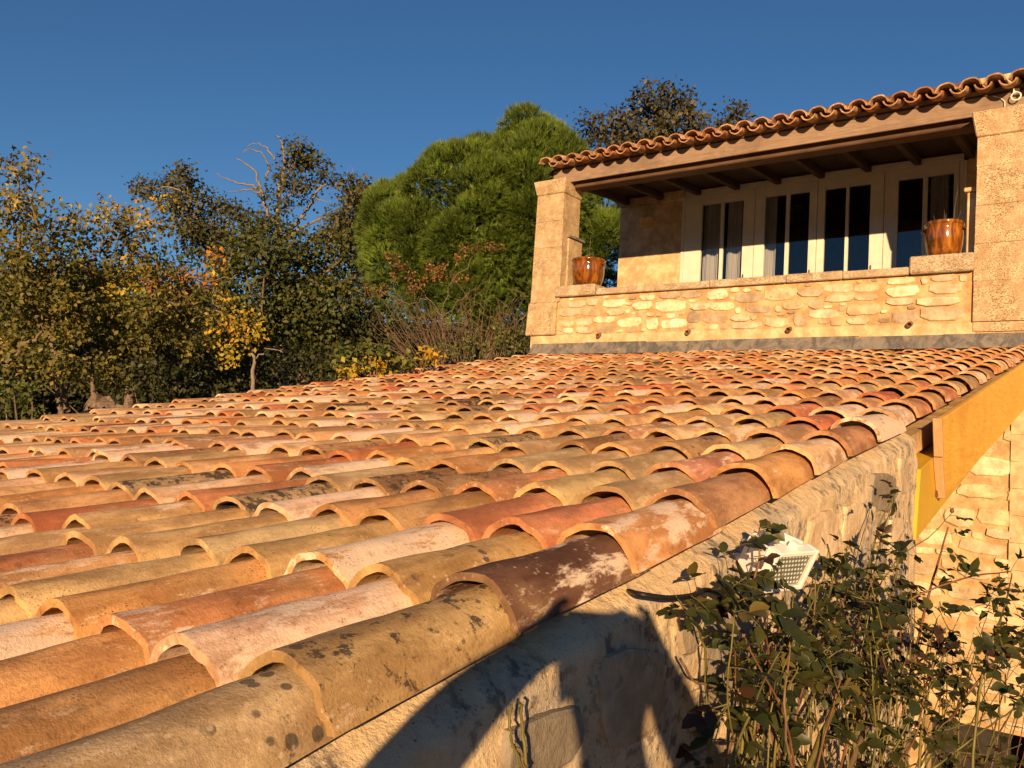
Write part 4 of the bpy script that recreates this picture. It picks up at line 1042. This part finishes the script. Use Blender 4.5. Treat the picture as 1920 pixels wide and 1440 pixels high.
tree('yellowing_tree', 'yellow-green tree with an arching bare branch, second from the left edge', 'tree', 12.5, (200, 790),
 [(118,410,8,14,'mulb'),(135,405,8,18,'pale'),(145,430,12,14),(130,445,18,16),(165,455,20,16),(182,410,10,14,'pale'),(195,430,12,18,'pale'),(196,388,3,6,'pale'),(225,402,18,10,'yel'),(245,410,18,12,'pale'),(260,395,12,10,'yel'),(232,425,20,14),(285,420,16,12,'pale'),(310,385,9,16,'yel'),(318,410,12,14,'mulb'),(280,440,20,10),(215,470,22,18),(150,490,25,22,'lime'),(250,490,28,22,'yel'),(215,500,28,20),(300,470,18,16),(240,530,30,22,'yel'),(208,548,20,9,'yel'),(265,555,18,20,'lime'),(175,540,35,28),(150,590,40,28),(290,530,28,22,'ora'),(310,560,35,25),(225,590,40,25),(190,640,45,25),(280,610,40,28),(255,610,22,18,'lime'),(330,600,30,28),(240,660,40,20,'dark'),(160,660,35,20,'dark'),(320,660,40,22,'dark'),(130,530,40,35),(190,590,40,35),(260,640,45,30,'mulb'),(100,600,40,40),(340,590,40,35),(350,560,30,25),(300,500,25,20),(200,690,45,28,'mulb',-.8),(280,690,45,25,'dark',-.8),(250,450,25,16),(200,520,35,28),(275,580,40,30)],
 'mulb', .075, 4.4, .095, .055, [([(165,530),(170,490),(190,468),(215,450),(240,440),(275,425),(300,412)],.055,.012),([(225,448),(250,470),(275,480)],.03,.01),([(265,560),(290,545),(320,528),(360,522),(410,525),(445,515)],.05,.01),([(280,565),(310,568),(335,570)],.04,.03),([(165,650),(165,560),(170,490)],.06,.045),([(375,540),(400,545),(430,555)],.012,.006)], 15, 'yellowing trees', dj=.7, auto=False, trunk_top=(168, 640), shell=.35)
tree('golden_tree', 'small golden leaved tree on a pale straight trunk', 'tree', 13, (477, 735),
 [(404,480,6,10,'ora'),(402,500,8,10,'yel'),(345,515,25,12,'ora'),(390,535,22,14,'ora'),(340,545,20,14,'ora'),(420,560,14,12,'yel'),(440,590,22,10,'yel'),(465,600,25,12,'yel'),(425,615,30,14,'yel'),(455,630,30,14,'yel'),(485,615,12,14,'yel'),(410,600,15,18,'mulb'),(395,640,25,18,'yel'),(440,655,20,12,'yel'),(430,675,10,10,'yel'),(370,600,25,25,'mulb'),(350,650,30,25,'mulb'),(400,670,30,20,'dark')],
 'yel', .075, 2.0, .085, .055, [([(477,670),(460,640),(430,600),(400,570)],.035,.01),([(477,672),(500,660),(530,655)],.02,.008),([(400,570),(402,520),(405,480)],.012,.004)], 16, None, 'barkpale', dj=.6, auto=False, trunk_top=(477, 668), shell=.3)
# shrub with dried berries, bare shrub, edge plants
tree('berry_shrub', 'shrub with orange brown dried berry clusters in front of the pine', 'shrub', 14.5, (832, 668),
 [(755,500,10,12,'berry'),(770,515,14,12,'berry'),(790,525,16,10,'berry'),(815,520,14,12,'berry'),(800,505,12,8,'berry'),(840,520,16,10,'berry'),(865,525,14,9,'berry'),(880,465,12,8,'berry'),(905,462,14,6,'berry'),(930,463,10,6,'berry'),(695,540,16,9,'berry'),(735,480,8,8,'berry'),(860,480,8,8,'berry'),(825,500,10,8,'berry'),(740,515,8,10,'berry'),(710,545,12,9,'berry'),(775,540,14,7,'berry'),(700,590,22,25,'dark'),(740,580,20,20,'dark'),(780,600,25,20,'dark')],
 'berry', .05, 2.6, .06, .03, [([(832,665),(832,620),(828,590),(800,560),(780,520)],.022,.008),([(828,590),(845,540),(880,490),(905,465)],.016,.006),([(800,562),(765,570),(735,555),(700,545)],.014,.006),([(828,600),(870,560),(880,540)],.012,.005)], 17, dj=.35, auto=False, trunk_top=(830, 610), shell=.2)
bs = AD(900, 700, 14); t = thing('bare_shrub', (bs.x, bs.y, gz(bs.x, bs.y)), 'tangled leafless brown shrub between the berry shrub and the pillar', 'shrub')
m = MB(); rr = random.Random(18)
for i in range(95):
    px = rr.uniform(700, 985); x0 = px*.55+880*.45; top = rr.uniform(545, 640)
    s = AD(x0, 690, 14+rr.uniform(-.4, .4)); e = AD(px+rr.uniform(-25, 25), top, 14+rr.uniform(-.6, .6))
    P = limb(m, [s, s.lerp(e, .5)+Vector((rr.gauss(0, .08), 0, .05)), e], .010, .003, 4, .03, i)
    for q in range(4):
        a = P[rr.randint(3, len(P)-1)]; b = a+Vector((rr.gauss(0, .16), rr.gauss(0, .12), abs(rr.gauss(.1, .12)))); m.tube([a, a.lerp(b, .5)+Vector((0, 0, .02)), b], [.005, .004, .002], 3)
m.build('branches', plain('brown_twig', (.13, .09, .06), .95, .1), t)
def bush(name, label, D, base, items, dflt, leaf, dens, twig, seed, cat='shrub', stems=8):
    rs = np.random.default_rng(seed); rr = random.Random(seed); bp = AD(*base, D); t = thing(name, (bp.x, bp.y, gz(bp.x, bp.y)), label, cat)
    cl = clump_list(D, items, dflt, .3, seed); P, I, O, T = crown_points(cl, dens, rs, twig, .2)
    obj('foliage', leaves_mesh(name, P, leaf*(.7+.6*rs.random(len(P))), pal_cols(list(I), T, rs), rs, MT['leaf'], O*.3, .8, SUNV*.4+np.array([0, 0, .6]), .6), t)
    m = MB()
    for c, rx, ry, rz, pl in cl:
        f = Vector((bp.x+rr.gauss(0, .08), bp.y+rr.gauss(0, .08), gz(bp.x, bp.y)-.05)); limb(m, [f, f.lerp(Vector(c), .6)+Vector((0, 0, .1)), c], .015, .004, 4, .02, rr.randint(0, 999))
    m.build('stems', MT['bark'], t)
bush('edge_vine', 'leafy vine with yellow leaves poking over the far roof edge', 9.5, (730, 720), [(640,680,14,14,'bush'),(655,690,14,10,'yel'),(680,675,18,14,'bush'),(650,660,10,10,'bush'),(705,690,18,10,'yel'),(720,670,18,14,'bush'),(745,685,20,10,'bush'),(775,675,16,10,'bush'),(800,670,12,8,'yel'),(690,655,10,8,'bush'),(652,695,5,9,'yel')], 'bush', .07, .9, .07, 21, 'vine')
bush('hedge_bush', 'small-leaved green bush between bare shrub and left pillar', 13.2, (940, 720), [(880,635,25,18),(910,645,25,16),(945,640,25,20),(970,625,20,25),(985,650,12,20),(930,610,22,16),(860,655,25,12),(820,660,25,10)], 'bush', .06, 2.0, .08, 22)
bush('corner_bush', 'low green bush at the left edge just above the roof', 9.5, (30, 800), [(10,745,22,16),(45,765,25,14),(10,775,20,14),(70,775,18,10),(25,720,18,14),(60,730,20,14)], 'bush', .07, 1.4, .07, 23)
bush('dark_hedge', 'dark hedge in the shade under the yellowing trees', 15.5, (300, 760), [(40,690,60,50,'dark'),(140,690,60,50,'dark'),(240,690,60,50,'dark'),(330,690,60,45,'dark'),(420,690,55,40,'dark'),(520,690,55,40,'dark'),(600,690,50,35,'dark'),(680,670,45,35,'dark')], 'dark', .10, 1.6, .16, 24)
rk = AD(195, 745, 11); m = MB()
V = []; F = []; 
rkt = thing('garden_rock', (rk.x, rk.y, gz(rk.x, rk.y)), 'brown rock pile under the yellowing trees', 'rock')
for i, (dx, dy, s) in enumerate(((0, 0, .42), (.3, .1, .3), (-.3, .05, .32), (.05, .1, .3))):
    z0 = gz(rk.x, rk.y); top = rk.z+.02-(.12 if i else 0)
    mw = Matrix.Translation((rk.x+dx, rk.y+dy, (z0+top)/2)) @ Matrix.Diagonal((s*.9, s*.8, (top-z0)*.5, 1))
    bm_v = []; n1, n2 = 14, 9
    for a in range(n2+1):
        for b in range(n1):
            ph = math.pi*a/n2; th_ = 2*math.pi*b/n1; p = Vector((math.sin(ph)*math.cos(th_), math.sin(ph)*math.sin(th_), math.cos(ph))); p *= 1+.35*mnoise.noise(p*1.8+Vector((i*3, 0, 0))); bm_v.append(mw @ p)
    F = [(a*n1+b, a*n1+(b+1) % n1, (a+1)*n1+(b+1) % n1, (a+1)*n1+b) for a in range(n2) for b in range(n1)]
    obj('rock', mesh('rock', bm_v, F), rkt, MT['bark'])

# ------------------------------------------------------------------ rose bush
rb = thing('climbing_rose', (GX+.25, 2.2, -4.2), 'straggly rose bush with dark leaves growing up the gable wall', 'rose bush')
rr = random.Random(31); rs = np.random.default_rng(31)
canemat = plain('green_cane', (.13, .115, .03), .5, .35, .35, 20); redmat = plain('red_cane', (.16, .075, .035), .5, .35, .3, 20); oldmat = plain('old_cane', (.17, .115, .065), .9, .1, .3, 25)
def rx_(x, X): return .045+X*(.5+.5*max(0, min(1, (x-1640)/220)))
nodes = []         # places where leaves may sit: (point, direction, density)
def cane(px, r0, r1, mat, leaf=1.0, name='cane'):
    pts = [AX(x, y, rx_(x, X)) for x, y, X in px]; P = smooth_pts(pts, 5); n = len(P)
    P = [p+Vector((rr.gauss(0, .0012), rr.gauss(0, .0012), rr.gauss(0, .0012))) for p in P]
    m = MB(); m.tube(P, [(r0+(r1-r0)*i/(n-1))*.72 for i in range(n)], 6)
    for i in range(2, n-1, 3):
        d = Vector((rr.gauss(0, 1), rr.gauss(0, 1), rr.gauss(0, .5))).normalized(); m.tube([P[i], P[i]+d*(r0*.8+.006)], [.0022, .0002], 3)
    m.build(name, mat, rb, True)
    if leaf > 0:
        for i in range(n):
            if rr.random() < leaf: nodes.append((P[i], (P[min(i+1, n-1)]-P[max(i-1, 0)]).normalized(), i/n))
    return P
C_ = cane
C_([(1580,1520,.30),(1600,1400,.28),(1624,1275,.25),(1631,1185,.25),(1672,1110,.24),(1687,1027,.22)], .009, .004, canemat, .5)
C_([(1610,1180,.25),(1637,1024,.20),(1660,960,.2),(1680,922,.2)], .0045, .0025, canemat, .12)
C_([(1618,1180,.24),(1650,1020,.21),(1668,960,.2),(1674,930,.2)], .004, .002, canemat, .1)
C_([(1700,1300,.30),(1732,1155,.28),(1755,1070,.27),(1777,988,.27)], .008, .004, redmat, .15)
C_([(1640,1110,.22),(1691,1042,.25),(1750,1000,.26),(1785,960,.28)], .0032, .002, canemat, .05)
C_([(1640,1170,.25),(1702,1125,.30),(1807,1084,.38),(1897,1072,.42)], .006, .003, redmat, .5)
C_([(1440,1300,.12),(1425,1200,.14),(1414,1110,.17),(1425,1040,.19),(1425,990,.18)], .006, .0025, redmat, .75)
C_([(1330,1460,.10),(1325,1300,.09),(1318,1200,.10),(1290,1150,.10),(1268,1118,.10)], .005, .002, canemat, .45)
C_([(1275,1235,.09),(1300,1275,.10),(1345,1290,.12),(1370,1310,.14)], .004, .003, oldmat, .0)
C_([(1385,1500,.18),(1400,1330,.2),(1430,1200,.22),(1462,1145,.22)], .007, .004, canemat, .25)
C_([(1400,1480,.18),(1420,1330,.22),(1450,1230,.22),(1480,1165,.22)], .006, .003, canemat, .3)
C_([(1470,1500,.22),(1475,1350,.24),(1500,1220,.24),(1560,1100,.22),(1550,1020,.2)], .009, .003, canemat, .5)
C_([(1490,1500,.25),(1540,1380,.28),(1600,1260,.28),(1680,1170,.3)], .012, .006, canemat, .35)
C_([(1560,1520,.3),(1600,1420,.3),(1640,1340,.3),(1700,1280,.32),(1760,1240,.35)], .014, .006, oldmat, .25)
C_([(1720,1520,.38),(1725,1400,.36),(1735,1330,.35),(1750,1250,.36),(1770,1180,.36)], .007, .003, canemat, .4)
C_([(1540,1297,.26),(1590,1283,.27),(1640,1270,.28),(1720,1275,.32),(1790,1255,.36)], .006, .004, oldmat, .3)
C_([(1820,1500,.45),(1830,1350,.44),(1850,1230,.44),(1880,1150,.44),(1898,1075,.42)], .007, .003, canemat, .7)
C_([(1780,1350,.4),(1840,1270,.44),(1900,1200,.46),(1950,1150,.48)], .006, .003, redmat, .7)
C_([(1750,1440,.38),(1830,1380,.42),(1900,1330,.45),(1960,1300,.47)], .005, .003, canemat, .25)
C_([(1650,1400,.3),(1740,1375,.36),(1830,1355,.4),(1880,1340,.42)], .004, .002, canemat, .1)
C_([(1700,1440,.34),(1780,1410,.38),(1860,1415,.4),(1915,1395,.43)], .0035, .002, canemat, .05)
C_([(960,1320,.05),(955,1355,.06),(962,1390,.07),(985,1450,.08)], .003, .003, canemat, .0)
C_([(975,1315,.05),(980,1380,.06),(990,1450,.08)], .0035, .004, canemat, .0)
C_([(960,1395,.06),(975,1415,.07),(988,1455,.08)], .003, .004, oldmat, .0)
for i in range(80):                         # the thicket
    x0 = rr.uniform(1340, 1900); X = rr.uniform(.10, .42); x1 = x0+rr.uniform(-130, 150); x1 = min(max(x1, 1380), 1935)
    ytop = rr.uniform(1060, 1250) if 1420 < x1 < 1720 else rr.uniform(1110, 1300)
    mx = (x0+x1)/2+rr.uniform(-40, 40)
    C_([(x0, 1500, X), (mx, (1480+ytop)/2+20, X+rr.uniform(-.05, .05)), (x1*.8+mx*.2, ytop*.85+1400*.15, X), (x1, ytop, X+rr.uniform(-.06, .06))], rr.uniform(.0025, .006), .0016, rr.choice([canemat, canemat, canemat, redmat, oldmat]), .24)
# dense leafy places: (px,py,rx,ry,X,count of leaf sprays)
for px, py, rx, ry, X, nn in ((1620,1060,60,45,.22,42),(1660,1130,70,60,.26,48),(1570,1150,80,60,.22,42),(1500,1210,90,60,.18,40),(1620,1230,90,60,.28,40),(1720,1210,60,60,.32,26),(1860,1110,50,30,.42,20),(1880,1200,55,60,.44,42),(1800,1270,70,50,.40,26),(1392,1062,28,42,.17,20),(1418,1012,30,14,.18,8),(1290,1118,28,14,.10,8),(1330,1160,22,30,.10,8),(1385,1100,30,30,.16,9),(1460,1120,40,25,.16,10),(1680,925,16,14,.20,4),(1780,1003,14,10,.27,3),(1640,1035,35,22,.21,12),(1420,1255,40,40,.16,10),(1550,1270,60,40,.24,14),(1690,1310,60,40,.32,12),(1900,1300,30,40,.46,10),(1430,1370,50,40,.2,6),(1840,1420,60,30,.42,8)):
    for i in range(int(nn*.66)):
        a = rr.random()*6.283; r_ = rr.random()**.5
        P = AX(px+rx*r_*math.cos(a), py+ry*r_*math.sin(a), rx_(px, X)+rr.gauss(0, .04)); P.x = max(P.x, GX+.05)
        nodes.append((P, Vector((rr.gauss(0, .6), rr.gauss(0, .6), rr.gauss(.3, .5))).normalized(), rr.random()))
# leaflets: each spray is a short stalk with three to five leaflets
Lw = np.array([(0, 0, 0), (-.22, .14, .05), (-.36, .42, .09), (-.24, .76, .04), (0, 1, -.10), (.24, .76, .04), (.36, .42, .09), (.22, .14, .05), (0, .45, 0)])
LwF = [(0, 8, 1), (1, 8, 2), (2, 8, 3), (3, 8, 4), (4, 8, 5), (5, 8, 6), (6, 8, 7), (7, 8, 0)]
LP = []; LD = []; LN = []; LS = []; LC = []; stk = MB()
RC = [(.034, .042, .012), (.044, .050, .014), (.026, .034, .010), (.066, .066, .018), (.055, .028, .015), (.10, .08, .02)]
for P, d, u in nodes:
    q = proj(P)
    if q and 1424 < q[0] < 1548 and 1000 < q[1] < 1126: continue      # the lamp stands clear of the leaves
    o = Vector((rr.gauss(0, 1)+.4, rr.gauss(0, 1), rr.gauss(0, .7))); o = (o-d*o.dot(d)*.6).normalized()
    ln = rr.uniform(.03, .065); e = P+o*ln+Vector((0, 0, -.006)); stk.tube([P, P.lerp(e, .5)+Vector((0, 0, .004)), e], [.0013, .0011, .0008], 3, False)
    nl_ = rr.choice([3, 3, 5, 5]); nm = Vector((rr.gauss(.25, .4), rr.gauss(-.1, .4), 1)).normalized(); sd = o.cross(nm).normalized()
    c = rr.choices(RC, (30, 26, 22, 12, 6, 2))[0]; sc = rr.uniform(.024, .043)
    for q in range(nl_):
        if q == 0: p, dv = e, o
        else: fr_ = .95-.38*((q-1)//2); sg = 1 if q % 2 else -1; p = P.lerp(e, fr_); dv = (sd*sg+o*.45)
        dv = (dv+Vector((rr.gauss(0, .2), rr.gauss(0, .2), rr.gauss(-.12, .2)))).normalized()
        LP.append(p); LD.append(dv); n_ = (nm+Vector((rr.gauss(0, .3), rr.gauss(0, .3), 0))); n_ = (n_-dv*n_.dot(dv)).normalized(); LN.append(n_); LS.append(sc*rr.uniform(.75, 1.15)*(1.12 if q == 0 else 1))
        b = rr.uniform(.75, 1.25); LC.append(tuple(z*b for z in c))
stk.build('leaf_stalks', canemat, rb)['kind'] = 'stuff'
keys = []
for i, p in enumerate(LP):
    q = proj(p); keys.append(LS[i]/q[2] if q and 0 < q[0] < 1920 and 0 < q[1] < 1440 else 0)
order = sorted(range(len(LP)), key=lambda i: -keys[i])
lmeshes = []
for i, c in enumerate(RC):
    V = Lw.copy(); V[:, 0] *= .9+.2*((i*7) % 3)/2; me = np_mesh('leaf', V, np.array(LwF), np.tile(np.array(c), (9, 1)), MT['rose']); me.polygons.foreach_set('use_smooth', [True]*8); lmeshes.append(me)
for i in order[:300]:
    s = LS[i]; S = LD[i].cross(LN[i]); mw = Matrix.Identity(4)
    for q in range(3): mw[q][0] = S[q]*s; mw[q][1] = LD[i][q]*s; mw[q][2] = LN[i][q]*s; mw[q][3] = LP[i][q]
    ci = min(range(len(RC)), key=lambda k: sum((RC[k][z]-LC[i][z])**2 for z in range(3)))
    obj('leaf', lmeshes[ci], rb, None, mw)
rest = order[300:]
if rest:
    pos = np.array([LP[i] for i in rest]); s = np.array([LS[i] for i in rest]); Dn = np.array([LD[i] for i in rest]); Nn = np.array([LN[i] for i in rest]); Sn = np.cross(Dn, Nn)
    V = pos[:, None]+s[:, None, None]*(Lw[None, :, 0:1]*Sn[:, None]+Lw[None, :, 1:2]*Dn[:, None]+Lw[None, :, 2:3]*Nn[:, None])
    F = (np.array(LwF)[None]+(np.arange(len(rest))*9)[:, None, None]).reshape(-1, 3)
    me = np_mesh('rose_foliage', V.reshape(-1, 3), F, np.repeat(np.array([LC[i] for i in rest]), 9, 0), MT['rose']); me.polygons.foreach_set('use_smooth', [True]*len(me.polygons))
    o = obj('rose_foliage', me, rb); o['kind'] = 'stuff'
# one rose hip
P = AX(1785, 958, rx_(1785, .28)); m = MB(); m.lathe([(.0, -.008), (.006, -.006), (.0085, 0), (.006, .007), (.002, .009)], P, 8)
for k in range(5): a = k*1.256; m.tube([P+Vector((0, 0, .007)), P+Vector((.012*math.cos(a), .012*math.sin(a), .013))], [.0015, .0004], 3)
m.build('rose_hip', redmat, rb, True)

# ------------------------------------------------------------------ the photographer (behind the lens; throws the shadow on the wall)
Fh = Vector((math.sin(YAW), math.cos(YAW), 0)); Rh = Vector((math.cos(YAW), -math.sin(YAW), 0)); Uz = Vector((0, 0, 1))
def B(r, f, u): return CAM+Rh*r+Fh*f+Uz*u
FLOOR = CAM.z-1.60
ter = thing('stone_terrace', tuple(B(0, -.8, 0).xy)+(-4.2,), 'stone terrace block beside the outbuilding, under the photographer', 'terrace')
c = [B(-.34, -.12, 0), B(1.9, -.12, 0), B(1.9, -2.6, 0), B(-.34, -2.6, 0)]
MB().hexa([(p.x, p.y, -4.3) for p in c]+[(p.x, p.y, FLOOR-.002) for p in c], .02).build('terrace_block', MT['mortar'], ter)
ph = thing('mobile_phone', tuple(B(0, -.012, 0)), 'dark phone held sideways in both hands', 'phone')
q = [B(a, f, u) for u in (-.036, .036) for a, f in ((-.072, -.018), (.072, -.018), (.072, -.010), (-.072, -.010))]
MB().hexa(q, .002).build('phone_body', MT['black'], ph)
sk = {}   # joint: (position r,f,u), radius, parent
def J(n, r, f, u, rad, par=None): sk[n] = ((r, f, u), rad, par)
J('pelvis', 0, -.50, -.72, .15); J('waist', 0, -.49, -.56, .14, 'pelvis'); J('chest', -.01, -.47, -.38, .155, 'waist'); J('neck0', -.015, -.45, -.22, .075, 'chest'); J('neck', -.02, -.42, -.14, .066, 'neck0')
J('jaw', -.022, -.375, -.085, .066, 'neck'); J('head', -.022, -.385, -.012, .098, 'jaw'); J('crown', -.022, -.39, .050, .080, 'head')
J('shl', -.19, -.46, -.26, .075, 'chest'); J('ell', -.315, -.21, -.215, .060, 'shl'); J('fal', -.21, -.11, -.092, .054, 'ell'); J('wrl', -.125, -.055, -.03, .038, 'fal'); J('pal', -.088, -.032, -.008, .028, 'wrl')
J('shr', .17, -.46, -.27, .075, 'chest'); J('elr', .235, -.22, -.29, .070, 'shr'); J('far', .15, -.13, -.14, .062, 'elr'); J('wrr', .102, -.06, -.045, .040, 'far'); J('par', .088, -.032, -.005, .028, 'wrr')
for sg, w_ in ((-1, 'pal'), (1, 'par')):
    J('th1'+w_, sg*.070, -.030, -.040, .010, w_); J('th2'+w_, sg*.050, -.026, -.044, .009, 'th1'+w_)
    for i, (u_, l_) in enumerate(((.040, .062), (.018, .058), (-.004, .056), (-.022, .066))):
        J('f%d1' % i+w_, sg*.086, -.014, u_, .009, w_); J('f%d2' % i+w_, sg*(l_+.012), -.004+.0, u_+.004, .008, 'f%d1' % i+w_)
        if i == 0: J('f%d3' % i+w_, sg*.066, -.010, .054, .008, 'f%d2' % i+w_)
for sg, n_ in ((-1, 'l'), (1, 'r')):
    J('hip'+n_, sg*.10, -.50, -.80, .105, 'pelvis'); J('kne'+n_, sg*.12, -.46, -1.15, .068, 'hip'+n_); J('cal'+n_, sg*.12, -.49, -1.30, .062, 'kne'+n_); J('ank'+n_, sg*.12, -.50, -1.51, .045, 'cal'+n_)
    J('foo'+n_, sg*.125, -.43, -1.555, .040, 'ank'+n_); J('toe'+n_, sg*.135, -.30, -1.565, .032, 'foo'+n_)
names = list(sk); me = bpy.data.meshes.new('body')
me.from_pydata([tuple(B(*sk[n][0])) for n in names], [(names.index(n), names.index(sk[n][2])) for n in names if sk[n][2]], [])
pb_ = bpy.data.objects.new('person_skeleton', me); COL.objects.link(pb_)
md = pb_.modifiers.new('skin', 'SKIN'); md.use_smooth_shade = True
for i, n in enumerate(names):
    v = me.skin_vertices[0].data[i]; v.radius = (sk[n][1], sk[n][1]); v.use_root = (n == 'pelvis')
pb_.modifiers.new('sub', 'SUBSURF').levels = 2; pb_.modifiers['sub'].render_levels = 2
bpy.context.view_layer.update()
ev = pb_.evaluated_get(bpy.context.evaluated_depsgraph_get()); bme = bpy.data.meshes.new_from_object(ev)
bpy.data.objects.remove(pb_)
person = thing('person', tuple(B(0, -.5, 0).xy)+(FLOOR,), 'person in a dark jacket holding up a phone, seen as a shadow on wall', 'person')
bme.name = 'body'; bme.materials.clear()
for mt in (plain('jacket', (.06, .065, .08), .9, .1), plain('skin', (.45, .28, .2), .6, .3, .08), plain('trousers', (.05, .055, .07), .9, .1), plain('shoes', (.03, .025, .02), .6, .3)): bme.materials.append(mt)
for p in bme.polygons:
    d = Vector(p.center)-CAM; u = d.z; f = d.dot(Fh); r_ = d.dot(Rh)
    hand = f > -.075 and abs(r_) < .135
    p.material_index = 1 if (u > -.16 and abs(r_) < .13 and f < -.28) or hand else 3 if u < -1.50 else 2 if u < -.74 else 0
    p.use_smooth = True
obj('body', bme, person)
def blob(name, c, rad, mat, n1=18, n2=12, zmin=-1, noise_=0.0):
    V = []; F = []
    for a in range(n2+1):
        for b in range(n1):
            phi = math.pi*a/n2; th_ = 2*math.pi*b/n1; p = Vector((math.sin(phi)*math.cos(th_), math.sin(phi)*math.sin(th_), max(zmin, math.cos(phi)))); p *= 1+noise_*mnoise.noise(p*4); V.append(B(c[0]+p.x*rad[0], c[1]+p.y*rad[1], c[2]+p.z*rad[2]))
    for a in range(n2):
        for b in range(n1): F.append((a*n1+b, (a+1)*n1+b, (a+1)*n1+(b+1) % n1, a*n1+(b+1) % n1))
    return obj(name, mesh(name, V, F, True), person, mat)
blob('hair', (-.022, -.405, .022), (.106, .110, .104), plain('hair', (.05, .035, .025), .7, .3), zmin=-.45, noise_=.12)
for sg in (-1, 1):
    blob('eye', (-.022+sg*.032, -.302, -.005), (.013, .010, .010), plain('eye', (.5, .48, .45), .3, .5) if sg < 0 else bpy.data.materials['eye'], 10, 6)
    blob('ear', (-.022+sg*.090, -.385, -.015), (.010, .018, .032), bpy.data.materials['skin'], 10, 8)
blob('nose', (-.022, -.292, -.035), (.014, .020, .024), bpy.data.materials['skin'], 10, 8)
blob('mouth', (-.022, -.305, -.078), (.024, .008, .007), plain('lips', (.4, .18, .15), .5, .3), 10, 6)
